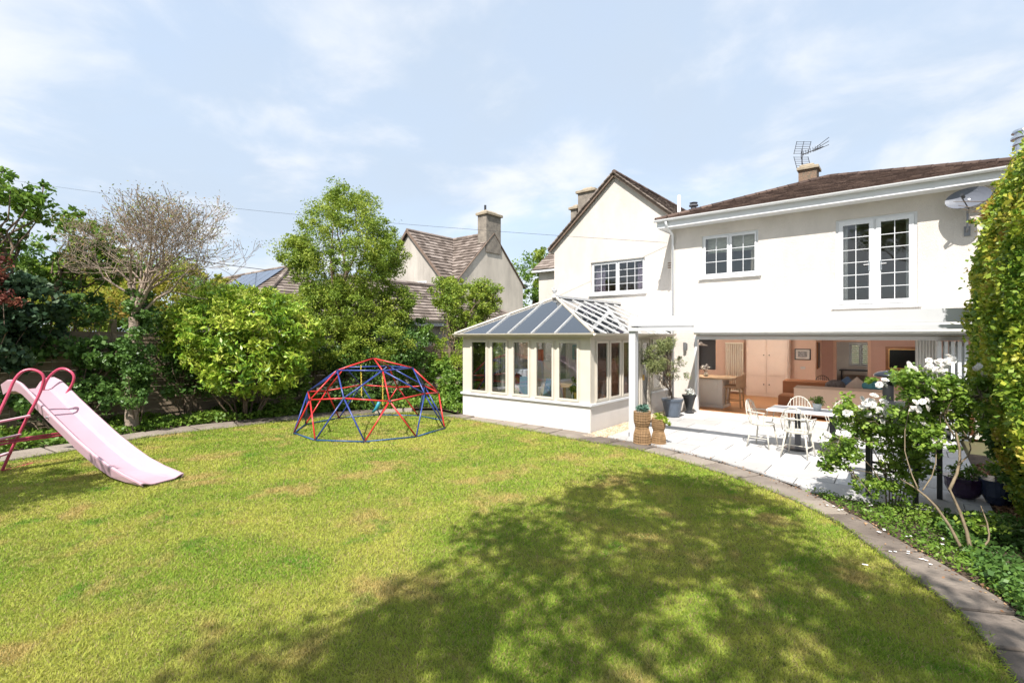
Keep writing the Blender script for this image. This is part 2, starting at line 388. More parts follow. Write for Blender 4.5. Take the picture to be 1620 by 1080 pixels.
pl = path_bed('path_left', lawnL, outL); lay_stones(pl, lawnL, outL, .8)
pr = path_bed('path_right', lawnR, outR0); lay_stones(pr, lawnR, outR0, .78)
# patio
PX1, PY0 = .78, 7.66
patio = MB().box(-4.88, PX1-.004, PY0+.02, 13.84, -.02, .018); 
import bmesh
def clip(poly, q, n):
    out = []
    for i in range(len(poly)):
        a, b = poly[i], poly[(i+1) % len(poly)]; da = (a[0]-q[0])*n[0]+(a[1]-q[1])*n[1]; db = (b[0]-q[0])*n[0]+(b[1]-q[1])*n[1]
        if da >= 0: out.append(a)
        if (da >= 0) != (db >= 0):
            f = da/(da-db); out.append((a[0]+(b[0]-a[0])*f, a[1]+(b[1]-a[1])*f))
    return out
oc = [(p[0], p[1]) for p in outR]
pbase = [p for p in oc if p[0] < -1.15 and p[0] > -4.9]
pbase = [(p[0]+.03, p[1]+.03) for p in pbase]
pb = tri_fill('patio', [(-4.88, pbase[0][1]+.02)]+pbase+[(-1.1, PY0), (PX1, PY0), (PX1, 13.85), (-4.88, 13.85)], .016, mat('patio_joint', (.20, .19, .17), .9, .1, 20), kind='structure')
pat_poly = [(-4.88, pbase[0][1]-.03)]+pbase+[(-1.1, PY0-.02), (PX1+.02, PY0-.02), (PX1+.02, 13.9), (-4.9, 13.9)]
M_slab = rndmat('patio_slab', [(.36, .35, .335), (.43, .42, .41), (.50, .495, .485)], .75, .3, 0, 2.2, .35, .25, 40)
sx, sy = .9, .6; row = 0; yy = PY0
while yy < 13.8:
    xx = -4.88-(.45 if row % 2 else 0)
    while xx < PX1:
        a, b = max(xx, -4.88)+.006, min(xx+sx, PX1)-.006
        poly = [(a, yy+.006), (b, yy+.006), (b, min(yy+sy, 13.84)-.006), (a, min(yy+sy, 13.84)-.006)]
        xx += sx
        if b-a < .05: continue
        c = Vector(((a+b)/2, yy+sy/2, 0)); d, q, tg = nearest(oc, c)
        if d < .9:
            nn = Vector((-tg.y, tg.x)); 
            if nn.dot(Vector((1, 1))) < 0: nn = -nn
            # second check with corners' own nearest segment
            poly = clip(poly, (q.x+nn.x*.012, q.y+nn.y*.012), nn)
            for cc in list(poly):
                _, q2, t2 = nearest(oc, Vector((cc[0], cc[1], 0))); n2_ = Vector((-t2.y, t2.x))
                if n2_.dot(Vector((1, 1))) < 0: n2_ = -n2_
                if len(poly) > 2: poly = clip(poly, (q2.x+n2_.x*.006, q2.y+n2_.y*.006), n2_)
        if len(poly) < 3: continue
        ar = abs(sum(poly[i][0]*poly[(i+1) % len(poly)][1]-poly[(i+1) % len(poly)][0]*poly[i][1] for i in range(len(poly))))/2
        if ar < .01 or not in_poly(np.array([sum(p[0] for p in poly)/len(poly)]), np.array([sum(p[1] for p in poly)/len(poly)]), pat_poly)[0]: continue
        MB().prism(poly, .018, .040+random.uniform(-.0012, .0012), 'z').build('patio_slab', M_slab, pb)
    yy += sy; row += 1
M_gravel = rndmat('gravel', [(.30, .22, .14), (.48, .38, .26), (.62, .52, .40)], .9, .3, 0, 4, .2)
gb = MB().box(-5.40, -4.89, 8.98, 13.80, -.02, .012).build('gravel_strip', mat('gravel_ground', (.36, .28, .19), .95, .3, 40, .6, 90), kind='structure')
gm = MB()
for _ in range(5200):
    a = random.uniform(-5.38, -4.9); b = 8.99+random.random()**1.3*4.7; r = random.uniform(.008, .018)
    gm.ball((a, b, .014+r*.5), r, 5, 3, (1, 1, .7))
gm.build('gravel', M_gravel, kind='stuff')
# soil of the two beds
bedR = [p for p in oc if p[0] > -1.2] + [(3.5, outR[-1][1]), (3.5, 12), (PX1+.01, 12), (PX1+.01, PY0-.01), (-1.2, PY0-.01)]
tri_fill('bed_soil', bedR, .012, M_soil, kind='structure')
bedL = outL + [(-9.4, 9.5), (-9.4, 14.6), (-15.5, 14.6), (-15.5, -7)]
tri_fill('border_soil', bedL, .012, M_soil, kind='structure')
# grass blades
GN = 1250000
Dd = 2.3+ (np.random.rand(GN)**1.35)*12.2; Ll = (np.random.rand(GN)*2-1)*(Dd*1.12+.3); wide_ = np.random.rand(GN) < .12; Ll[wide_] *= 1.7
gx = .7765*Ll-.6301*Dd; gy = .6301*Ll+.7765*Dd
k = in_poly(gx, gy, lawn_poly); gx, gy, Dd = gx[k], gy[k], Dd[k]; n = len(gx)
hh = (.009+.016*np.random.rand(n))*(1+.05*Dd); wd = (.0009+.0008*Dd)*(.6+.8*np.random.rand(n)); an = np.random.rand(n)*2*np.pi
lx, ly = np.random.normal(size=n)*.6*hh, np.random.normal(size=n)*.6*hh
V = np.zeros((n, 3, 3)); V[:, 0, 0] = gx-np.cos(an)*wd; V[:, 0, 1] = gy-np.sin(an)*wd; V[:, 1, 0] = gx+np.cos(an)*wd; V[:, 1, 1] = gy+np.sin(an)*wd
V[:, 2, 0] = gx+lx; V[:, 2, 1] = gy+ly; V[:, 2, 2] = hh
me = bpy.data.meshes.new('grass'); me.vertices.add(3*n); me.vertices.foreach_set('co', V.reshape(-1).astype(np.float32)); me.loops.add(3*n); me.loops.foreach_set('vertex_index', np.arange(3*n, dtype=np.int32))
me.polygons.add(n); me.polygons.foreach_set('loop_start', np.arange(0, 3*n, 3, dtype=np.int32)); me.polygons.foreach_set('loop_total', np.full(n, 3, dtype=np.int32))
at = me.attributes.new('rnd', 'FLOAT', 'FACE'); at.data.foreach_set('value', np.random.rand(n).astype(np.float32)); me.update()
M_grass = bpy.data.materials.new('grass_blades'); M_grass.use_nodes = True; t = M_grass.node_tree; b = t.nodes['Principled BSDF']
b.inputs['Roughness'].default_value = .7; b.inputs['Specular IOR Level'].default_value = .15
ge = t.nodes.new('ShaderNodeNewGeometry')
def tn(sc_, det, dist=0):
    q = t.nodes.new('ShaderNodeTexNoise'); q.inputs['Scale'].default_value = sc_; q.inputs['Detail'].default_value = det; q.inputs['Roughness'].default_value = .6; q.inputs['Distortion'].default_value = dist
    t.links.new(ge.outputs['Position'], q.inputs['Vector']); return q
def mr(src, a, b_):
    q = t.nodes.new('ShaderNodeMapRange'); q.interpolation_type = 'SMOOTHSTEP'; q.inputs[1].default_value = a; q.inputs[2].default_value = b_; t.links.new(src, q.inputs[0]); return q
def mx(f, a, b_, lim=1):
    q = t.nodes.new('ShaderNodeMixRGB'); t.links.new(f, q.inputs[0])
    for i, c in ((1, a), (2, b_)):
        if isinstance(c, tuple): q.inputs[i].default_value = (*c, 1)
        else: t.links.new(c, q.inputs[i])
    return q.outputs[0]
at_ = t.nodes.new('ShaderNodeAttribute'); at_.attribute_name = 'rnd'
c0 = mx(at_.outputs['Fac'], (.15, .27, .026), (.38, .46, .065))
nA = mr(tn(.55, 5, .4).outputs[0], .40, .62); c1 = mx(nA.outputs[0], c0, (.43, .45, .085)) 
nB = mr(tn(1.3, 7, .3).outputs[0], .50, .68); c2 = mx(nB.outputs[0], c1, (.50, .39, .14))
nC = mr(tn(1.9, 5, .2).outputs[0], .56, .72)
c3 = mx(nC.outputs[0], c2, (.14, .29, .028))
straw = mr(at_.outputs['Fac'], .86, .92); c4 = mx(straw.outputs[0], c3, (.40, .32, .15))
t.links.new(c4, b.inputs['Base Color'])
trn = t.nodes.new('ShaderNodeBsdfTranslucent'); t.links.new(c4, trn.inputs[0]); ms = t.nodes.new('ShaderNodeMixShader'); ms.inputs[0].default_value = .35
t.links.new(b.outputs[0], ms.inputs[1]); t.links.new(trn.outputs[0], ms.inputs[2]); t.links.new(ms.outputs[0], t.nodes['Material Output'].inputs[0])
tag(link('grass', me, M_grass), 'short mown lawn grass, yellow green with brown dry patches', 'grass', kind='stuff')
# ------------------------------------------------------------------ shared building materials
M_render = mat('cream_render', (.60, .55, .495), .9, .10, 1.6, .9, 95, spec=.15, stretch=(1, 1, .45))
M_white = mat('white_paint', (.64, .645, .65), .45, .03, 3, spec=.4)
M_creamf = mat('cream_frame_paint', (.56, .51, .43), .5, .05, 3)
M_creamw = mat('conservatory_plinth_render', (.66, .62, .58), .85, .05, 2, .5, 60)
M_beige = mat('beige_interior', (.42, .36, .30), .8, .05, 2)
M_tile = rndmat('roof_tile', [(.062, .042, .035), (.10, .068, .055), (.15, .105, .085)], .9, .2, 0, 1.3, .5, .6, 60)
M_tileg = rndmat('weathered_roof_tile', [(.11, .088, .074), (.19, .155, .132), (.28, .235, .205)], .95, .1, 0, .6, .4, .6, 30)
M_glass = glass('window_glass', (.98, .99, .985), .9, .01)
M_rglass = glass('roof_glazing', (.80, .83, .88), 1.0, .22)
M_grey = mat('grey_weathered_render', (.40, .365, .32), .95, .28, 1.1, .6, 40, stretch=(1, 1, .25))
M_ren2 = mat('stained_cream_render', (.56, .50, .42), .95, .20, 1.0, .6, 40, stretch=(1, 1, .35))
M_stack = mat('stained_chimney_render', (.30, .26, .21), .95, .45, 3.5, .8, 30, col2=(.15, .13, .11))
M_pot = mat('chimney_pot_clay', (.30, .25, .18), .9, .25, 6)
def tiles(O, u, v, poly, tw, th, m, parent, name='roof_tiles', lift=.03, base=None):
    """tiles laid in courses inside a convex polygon of (a,b): a along the eave, b up the slope"""
    O = Vector(O); u = Vector(u).normalized(); v = Vector(v).normalized(); nrm = u.cross(v).normalized()
    if nrm.z < 0: nrm = -nrm
    mb = MB(); mb.add([O+u*a+v*b-nrm*.02 for a, b in poly], [tuple(range(len(poly)))])
    b0 = min(p[1] for p in poly); b1 = max(p[1] for p in poly); r = 0; bb = b0
    while bb < b1-.02:
        mid = bb+th*.5; xs = []
        for i in range(len(poly)):
            p, q = poly[i], poly[(i+1) % len(poly)]
            if (p[1]-mid)*(q[1]-mid) <= 0 and abs(p[1]-q[1]) > 1e-6: xs.append(p[0]+(q[0]-p[0])*(mid-p[1])/(q[1]-p[1]))
        if len(xs) >= 2:
            a0, a1 = min(xs), max(xs); a = a0-(tw*.5 if r % 2 else 0)
            while a < a1:
                s, e = max(a, a0), min(a+tw, a1); a += tw
                if e-s < .02: continue
                j = random.uniform(-.006, .006); l = lift+random.uniform(-.004, .006); g_ = min(.006, (e-s)*.1)
                P = [(s+g_, bb+j, 0), (e-g_, bb+j, 0), (e-g_, bb+j, l), (s+g_, bb+j, l), (s+g_, min(bb+th*1.02, b1), .006), (e-g_, min(bb+th*1.02, b1), .006)]
                mb.add([O+u*p[0]+v*p[1]+nrm*p[2] for p in P], [(0, 1, 2, 3), (3, 2, 5, 4), (0, 3, 4), (1, 5, 2)])
        bb += th; r += 1
    o = mb.build(name, m, parent, base, kind='stuff', fixn=False); return o
def ridge(p, q, m, parent, r=.10, step=.35, name='ridge_tiles'):
    p, q = Vector(p), Vector(q); n = max(1, int((q-p).length/step)); mb = MB()
    for i in range(n):
        a = p.lerp(q, i/n); b = p.lerp(q, (i+.96)/n); mb.tube([a, b], [r*1.03, r*.95], 8)
    return mb.build(name, m, parent, kind='stuff')
def cells(mb, a0, a1, z0, z1, holes, b0, b1):
    """rectangular wall a0..a1 x z0..z1, thickness b0..b1, with rectangular holes"""
    xs = sorted({a0, a1, *[h[0] for h in holes], *[h[1] for h in holes]}); 
    for i in range(len(xs)-1):
        c = (xs[i]+xs[i+1])/2; hs = sorted([(h[2], h[3]) for h in holes if h[0] <= c <= h[1]]); z = z0
        for lo, hi in hs:
            if lo > z+1e-4: mb.box(xs[i], xs[i+1], b0, b1, z, lo)
            z = max(z, hi)
        if z1 > z+1e-4: mb.box(xs[i], xs[i+1], b0, b1, z, z1)
def TY(y0): return lambda a, b, z: (a, y0+b, z)           # faces -y, b goes inwards
def TX(x0): return lambda a, b, z: (x0-b, a, z)            # faces +x, b goes inwards
def window(parent, T, a0, a1, z0, z1, cas, rows, cols, m=None, fw=.045, cw=.042, bar=.007, sill=True, glassm=None, name='window', inset=.03, sashname='sash'):
    """outer frame as the part, each casement a sub-part carrying its bars, each pane of glass a sub-part"""
    m = m or M_white; f = MB(T)
    f.box(a0, a0+fw, inset, inset+.08, z0, z1); f.box(a1-fw, a1, inset, inset+.08, z0, z1)
    f.box(a0+fw, a1-fw, inset, inset+.08, z0, z0+fw); f.box(a0+fw, a1-fw, inset, inset+.08, z1-fw, z1)
    n = cas; iw = (a1-a0-2*fw-(n-1)*.03)/n
    for i in range(1, n): f.box(a0+fw+i*iw+(i-1)*.03, a0+fw+i*iw+i*.03, inset, inset+.08, z0+fw, z1-fw)
    fo = f.build(name, m, parent)
    if sill: MB(T).bevbox(a0-.07, a1+.07, -.07, inset+.05, z0-.055, z0-.002, .01).build('sill', m, fo)
    for i in range(n):
        s0 = a0+fw+i*(iw+.03)+.004; s1 = s0+iw-.008; c = MB(T); y0 = inset-.015; y1 = inset+.045; q0 = z0+fw+.004; q1 = z1-fw-.004
        c.box(s0, s0+cw, y0, y1, q0, q1); c.box(s1-cw, s1, y0, y1, q0, q1); c.box(s0+cw, s1-cw, y0, y1, q0, q0+cw); c.box(s0+cw, s1-cw, y0, y1, q1-cw, q1)
        c.build(sashname, m, fo)
        A0, A1, Z0, Z1 = s0+cw, s1-cw, q0+cw, q1-cw
        bars = MB(T)
        for k in range(1, cols): x_ = A0+(A1-A0)*k/cols; bars.box(x_-bar, x_+bar, y0+.008, y0+.03, Z0, Z1)
        for k in range(1, rows):
            z_ = Z0+(Z1-Z0)*k/rows
            for j in range(cols):
                u0 = A0+(A1-A0)*j/cols+(bar if j else 0); u1 = A0+(A1-A0)*(j+1)/cols-(bar if j < cols-1 else 0); bars.box(u0, u1, y0+.009, y0+.029, z_-bar, z_+bar)
        if rows*cols > 1: bars.build('glazing_bars', m, fo)
        for r_ in range(rows):
            for k in range(cols):
                u0 = A0+(A1-A0)*k/cols; u1 = A0+(A1-A0)*(k+1)/cols; w0 = Z0+(Z1-Z0)*r_/rows; w1 = Z0+(Z1-Z0)*(r_+1)/rows
                MB(T).box(u0+.001, u1-.001, y0+.017, y0+.021, w0+.001, w1-.001).build('pane', glassm or M_glass, fo)
    return fo
def curtain(parent, T, a0, a1, z0, z1, b, m, name='curtain', waves=6, amp=.03):
    mb = MB(T); n = waves*6; vs = []
    for i in range(n+1):
        a = a0+(a1-a0)*i/n; d = b+amp*math.sin(i/6*2*math.pi)+random.uniform(-.004, .004); vs += [(a, d, z0), (a, d*1.0, z1)]
    k = len(vs); vs2 = [(p[0], p[1]+.006, p[2]) for p in vs]
    fs = [(2*i, 2*i+2, 2*i+3, 2*i+1) for i in range(n)]+[(k+2*i, k+2*i+1, k+2*i+3, k+2*i+2) for i in range(n)]
    mb.add(vs+vs2, fs); return mb.build(name, m, parent, smooth=True, fixn=False)
# ------------------------------------------------------------------ the two-storey extension
FY = 13.87
hs = thing('house', 'cream rendered two storey house wing with brown tiled hipped roof and wide folding door opening', 'house', (-4.0, FY, 0))
mb = MB(TY(FY)); OPX0, OPX1, OPZ = -4.66, 1.06, 2.12
cells(mb, -5.34, 2.35, 0, 5.32, [(OPX0, OPX1, -1, OPZ), (-4.47, -3.04, 3.74, 4.89), (-1.36, .135, 2.82, 4.86)], 0, .28)
mb.build('wall', M_render, hs)
mb = MB(); mb.box(-5.34, -5.06, FY+.28, 14.90, 0, 5.32); mb.build('side_wall', M_render, hs)
T = TX(2.35); mb = MB(T); cells(mb, FY+.28, 24.8, 0, 5.32, [(14.8, 17.2, .7, 2.1), (18.0, 20.2, .7, 2.1), (21.2, 23.8, .7, 2.1)], 0, .28); mb.build('side_wall', M_render, hs)  # out-of-view window openings added to let more daylight indoors
for _a, _b in ((14.8, 17.2), (18.0, 20.2), (21.2, 23.8)): pass
M_ply = mat('pink_plaster', (.60, .42, .33), .85, .05, 1.5)
M_ply2 = mat('brown_plaster', (.50, .33, .28), .85, .05, 1.5)
M_ceil = mat('white_ceiling', (.75, .74, .72), .8, .02, 2)
mb = MB(); mb.box(-8.2, 2.07, FY+.29, 24.6, 2.40, 2.66); mb.box(-9.7, -8.2, FY+.9, 19.1, 2.40, 2.499); mb.build('ceiling', M_ceil, hs); MB().box(-9.7, -8.2, 14.9, 19.1, 0, .044).build('floor', M_beige, hs); MB().box(-9.7, -8.2, 19.0, 19.1, .045, 2.4).build('kitchen_wall', M_ply, hs)
M_wood = mat('orange_oak_floor', (.42, .185, .065), .35, .3, 1.6, .1, 30, col2=(.54, .26, .10), stretch=(.25, 8, 1))
MB().box(-8.2, 2.07, FY+.02, 24.6, -.02, .045).build('floor', M_wood, hs)
mb = MB(); cells(mb, -8.2, -2.43, .045, 2.40, [(-6.5, -5.62, .86, 2.05)], 19.0, 19.12); mb.build('kitchen_wall', M_ply, hs)
MB().box(-2.55, -2.43, 19.12, 20.5, .045, 2.40).build('return_wall', M_ply, hs)
mb = MB(); cells(mb, -2.55, 2.07, .045, 2.40, [(-1.99, -1.10, 0, 1.93)], 20.5, 20.62); mb.build('living_room_wall', M_ply2, hs)

mb = MB(); cells(mb, -8.2, 2.07, 0, 5.3, [(-7.6, -4.0, .6, 2.1), (-1.95, -1.15, .9, 1.85)], 24.6, 24.8); mb.build('rear_wall', M_render, hs)
mb = MB(); mb.box(-2.6, -2.5, 20.62, 24.6, .045, 2.4); mb.box(-7.5, -4.5, 20.3, 20.4, .045, 2.4); mb.build('partition_wall', mat('grey_plaster', (.22, .22, .23), .8, .05, 2), hs)
# doorway trim, skirting
mb = MB(); mb.box(-2.08, -1.99, 20.47, 20.5, .045, 2.0); mb.box(-1.10, -1.01, 20.47, 20.5, .045, 2.0); mb.box(-1.99, -1.10, 20.47, 20.5, 1.93, 2.0); mb.build('doorway_trim', M_ply, hs)
mb = MB(); mb.box(-8.2, -4.5, 18.97, 19.0, .045, .17); mb.box(-3.12, -2.43, 18.97, 19.0, .045, .17); mb.build('skirting', M_ply, hs)
wr = window(hs, TY(24.6), -1.95, -1.15, .9, 1.85, 2, 1, 1, sill=False)
mb = MB()
for c in (-1.93, -1.54):
    for k in range(11): mb.beam((c, 24.45, .97+k*.08), (c+.36, 24.45, .97+k*.08), .05, .008, up=(0, .5, .85))
mb.build('shutter', M_white, wr)
# upstairs rooms
mb = MB(); mb.box(-5.06, 2.07, 17.0, 17.1, 2.66, 5.3); mb.box(-2.6, -2.5, 14.2, 17.0, 2.66, 5.3); mb.build('upstairs_wall', M_beige, hs)
MB().box(-5.06, 2.07, FY+.28, 21.0, 5.20, 5.28).build('upstairs_ceiling', M_ceil, hs)
for _a, _b in ((14.8, 17.2), (18.0, 20.2), (21.2, 23.8)): window(hs, TX(2.35), _a, _b, .7, 2.1, 2, 1, 1)  # unseen ground floor side windows, added to brighten the interior
w1 = window(hs, TY(FY), -4.47, -3.04, 3.74, 4.89, 2, 3, 2)
curtain(w1, TY(FY), -4.38, -3.13, 4.42, 4.84, .22, mat('roman_blind_cloth', (.50, .50, .42), .9, .3, 25, stretch=(.3, 1, 3)), 'roman_blind', 3, .012)
curtain(w1, TY(FY), -3.28, -3.1, 3.8, 4.85, .27, mat('curtain_cream', (.55, .48, .38), .9, .1, 10), 'curtain', 2, .02)
w2 = window(hs, TY(FY), -1.36, .135, 2.82, 4.86, 2, 6, 2, fw=.05, cw=.09, name='french_window', sashname='door_leaf')
for xx in (-.72, -.50):
    h_ = MB(TY(FY)); h_.box(xx-.015, xx+.015, -.003, .014, 3.62, 3.84); h_.tube([(xx, -.0, 3.76), (xx, -.05, 3.76), (xx+(.10 if xx > -.6 else -.10), -.05, 3.76)], .009, 6); h_.build('handle', mat('chrome', (.55, .55, .55), .25, .05, 5, metal=1), w2)
curtain(w2, TY(FY), -1.27, -1.14, 2.9, 4.8, .2, mat('sheer_curtain', (.62, .62, .60), .9, .1, 10), 'curtain', 3, .02)
curtain(w2, TY(FY), -.06, .06, 2.9, 4.8, .2, MATS['sheer_curtain'], 'curtain', 3, .02)
# roof
AP = Vector((-1.85, 17.30, 6.86)); EX0, EX1, EYF, EYB, EZ = -5.62, 2.45, 13.42, 21.2, 5.40
corn = [Vector((EX0, EYF, EZ)), Vector((EX1, EYF, EZ)), Vector((EX1, EYB, EZ)), Vector((EX0, EYB, EZ))]
def roof_tri(A, B, C, tw, th, m, parent, **k):
    u = (B-A).normalized(); nn = (B-A).cross(C-A).normalized(); v = nn.cross(u); 
    if v.z < 0: v = -v
    f = lambda p: ((p-A).dot(u), (p-A).dot(v))
    return tiles(A, u, v, [f(p) for p in (A, B, C)], tw, th, m, parent, **k)
for i in range(4): roof_tri(corn[i], corn[(i+1) % 4], AP, .2, .15 if i == 0 else .3, M_tile, hs, lift=.035)
for i in range(4): ridge(corn[i]+Vector((0, 0, .02)), AP+Vector((0, 0, .02)), M_tile, hs, .07)
g_ = MB(); g_.box(EX0+.03, EX1-.03, EYF+.02, EYF+.045, 5.18, 5.38); g_.box(EX0+.03, EX0+.055, EYF+.045, 14.6, 5.18, 5.38); g_.box(EX0+.055, EX1-.03, EYF+.045, FY-.002, 5.19, 5.21); g_.box(EX0+.055, -5.343, FY-.002, 14.66, 5.19, 5.21)
g_.build('fascia', M_white, hs)
def gutter(name, p, q, m, parent, r=.06):
    p, q = Vector(p), Vector(q); d = (q-p).normalized(); s = d.cross(Vector((0, 0, 1))); n = 8; vs = []; 
    for c in (p, q):
        for rr in (r, r-.008):
            for k in range(n+1): a = math.pi*k/n; vs.append(c+s*math.cos(a)*rr-Vector((0, 0, 1))*math.sin(a)*rr)
    m_ = n+1; fs = []
    for k in range(n): fs += [(k, k+1, 2*m_+k+1, 2*m_+k), (m_+k, 3*m_+k, 3*m_+k+1, m_+k+1), (k, m_+k, m_+k+1, k+1), (2*m_+k, 2*m_+k+1, 3*m_+k+1, 3*m_+k)]
    fs += [(0, 2*m_, 3*m_, m_), (n, m_+n, 3*m_+n, 2*m_+n)]
    mb = MB().add(vs, fs); k = int((q-p).length/.9)
    for i in range(1, k):
        c = p.lerp(q, i/k); mb.add([c+s*math.cos(math.pi*j/n)*(r+.006)-Vector((0, 0, 1))*math.sin(math.pi*j/n)*(r+.006)+d*e for e in (-.02, .02) for j in range(n+1)], [(j, j+1, m_+j+1, m_+j) for j in range(n)])
    return mb.build(name, m, parent, smooth=False)
gutter('gutter', (EX0-.02, EYF-.05, 5.40), (EX1, EYF-.05, 5.40), M_white, hs)
MB().tube([(-5.30, 13.37, 5.34), (-5.30, 13.40, 5.24), (-5.27, 13.72, 5.06), (-5.27, 13.81, 5.0), (-5.27, 13.81, .12)], .035, 10).build('downpipe', M_white, hs, smooth=True)
MB().tube([(-5.38, 14.6, 4.7), (-5.38, 14.6, 6.35)], .05, 10).build('vent_pipe', M_white, hs, smooth=True)
# chimney of the wing with its clay cap
mb = MB(); mb.box(-2.66, -2.18, 17.3, 17.8, 6.3, 7.22); mb.build('chimney', mat('mossy_brick', (.25, .15, .10), .95, .5, 14, 1, 25, col2=(.13, .12, .09)), hs)
mb = MB(); mb.bevbox(-2.70, -2.12, 17.24, 17.86, 7.22, 7.31, .02); mb.bevbox(-2.64, -2.24, 17.3, 17.8, 7.31, 7.40, .05); mb.build('chimney_cap', M_pot, hs)
mb = MB().lathe([(.08, 0), (.08, .22), (.13, .23), (.13, .27), (.08, .28), (.12, .33), (.05, .35)], (-4.98, 14.7, 5.75), 14); mb.build('roof_vent', mat('lead_grey', (.12, .12, .13), .6, .2, 8), hs)
mb = MB().lathe([(.165, -.6), (.165, .65), (.2, .66), (.2, .70), (.17, .71), (.17, .78), (.23, .79), (.23, .83), (.17, .84), (.17, .90), (.22, .92), (.20, .97), (.02, 1.0)], (1.92, 15.0, 5.55), 20)
mb.build('flue', mat('stainless_steel', (.62, .63, .65), .3, .05, 6, metal=1), hs, smooth=False)
# bifold door frame, track and folded leaves
mb = MB(TY(FY)); mb.box(OPX0-.001, OPX0+.07, -.02, .12, .03, OPZ-.002); mb.box(OPX0+.07, OPX1-.005, -.02, .12, OPZ-.09, OPZ-.002); mb.box(OPX0+.07, OPX1, -.03, .12, .012, .052); mb.build('door_frame', M_white, hs)
for i in range(5):
    X = .50+i*.098; T = TX(X); y0 = 13.02; y1 = 13.80; f = MB(T)
    f.box(y0, y0+.09, 0, .055, .08, 2.02); f.box(y1-.09, y1, 0, .055, .08, 2.02); f.box(y0+.09, y1-.09, 0, .055, .08, .2); f.box(y0+.09, y1-.09, 0, .055, 1.92, 2.02)
    fo = f.build('folding_door', M_white, hs); MB(T).box(y0+.09, y1-.09, .022, .03, .2, 1.92).build('pane', M_glass, fo)
    if i == 0: MB(T).box(y0+.03, y0+.06, -.03, 0, .95, 1.12).build('handle', mat('chrome', (.55,)*3, .25, metal=1), fo)
curtain(hs, TY(FY), .10, .52, .06, 2.22, .36, mat('white_curtain', (.74, .73, .70), .9, .05, 8), 'door_curtain', 8, .035)
# ------------------------------------------------------------------ older gabled house
GY = 14.67
gh = thing('gabled_house', 'cream rendered house with tall steep gable and brown tiled verge, left of the wing', 'house', (-7.5, GY, 0))
mb = MB(TY(GY)); cells(mb, -9.94, -5.0, 0, 5.30, [(-8.44, -6.50, 3.53, 4.62), (-7.9, -6.6, .1, 2.0)], 0, .25)
apx, apz = -7.52, 7.40
mb.prism([(-9.94, 5.30), (-5.0, 5.30), (apx, apz)], 0, .25, 'y') if False else None
mb.build('wall', M_render, gh)
MB().prism([(-9.94, 5.30), (-5.0, 5.30), (apx, apz)], GY, GY+.25, 'y').build('gable', M_render, gh)
mb = MB(lambda a, b, z: (-9.94+b, a, z)); cells(mb, GY+.25, 24, 0, 5.3, [(15.2, 18.6, .5, 2.2)], 0, .24); mb.build('side_wall', M_render, gh)  # hole is an added, unseen opening that feeds sky light to the kitchen
mb = MB(); mb.box(-9.7, -5.06, 18.4, 18.5, 2.66, 5.3); mb.box(-9.7, -5.06, GY+.25, 18.4, 2.5, 2.6); mb.box(-9.7, -5.06, GY+.25, 18.4, 5.15, 5.25); mb.build('inner_wall', M_beige, gh)
w3 = window(gh, TY(GY), -8.44, -6.50, 3.53, 4.62, 2, 4, 3, inset=.07)
M_lil = mat('lilac_curtain_cloth', (.42, .33, .42), .9, .15, 9)
curtain(w3, TY(GY), -8.40, -8.02, 3.55, 4.45, .25, M_lil, 'curtain', 4, .03); curtain(w3, TY(GY), -6.85, -6.54, 3.55, 4.5, .25, M_lil, 'curtain', 4, .03)
sl_l = (apz+.12-5.42)/(apx+10.08); zl = 5.30
for s, xe, ze in ((-1, -10.12, 5.22), (1, -4.75, 5.13)):
    A = Vector((xe, GY-.12, ze)); dp = 9.45; D_ = Vector((apx, GY-.12, apz+.08))
    u = Vector((0, 1, 0)); v = (D_-A).normalized(); tiles(A, u, v, [(0, 0), (dp, 0), (dp, (D_-A).length), (0, (D_-A).length)], .26, .2, M_tileg, gh, lift=.03)
    e = MB(); e.beam(A+Vector((0, .02, -.05)), D_+Vector((0, .02, -.05)), .05, .10); e.build('verge_board', mat('dark_verge', (.17, .12, .09), .8, .2, 8), gh)
    n = 24; e = MB()
    for i in range(n):
        p = A.lerp(D_, i/n); q = A.lerp(D_, (i+1.05)/n); e.beam(p+Vector((0, -.01, .035)), q+Vector((0, -.01, .015)), .12, .035)
    e.build('verge_tiles', M_tileg, gh, kind='stuff')
ridge((apx, GY-.12, apz+.10), (apx, 24, apz+.10), M_tile, gh, .08)
MB().prism([(-10.12, 5.12), (-9.94, 5.12), (-9.94, 5.34), (-10.12, 5.2)], GY, 24, 'y').build('eaves', M_render, gh)
# vents on the return between gable and wing
mb = MB(TY(GY));
for r_ in range(3): mb.box(-5.75, -5.58, -.012, -.002, 4.20+r_*.07, 4.235+r_*.07)
mb.build('air_brick', mat('air_brick_clay', (.28, .20, .15), .9, .2, 10), gh)
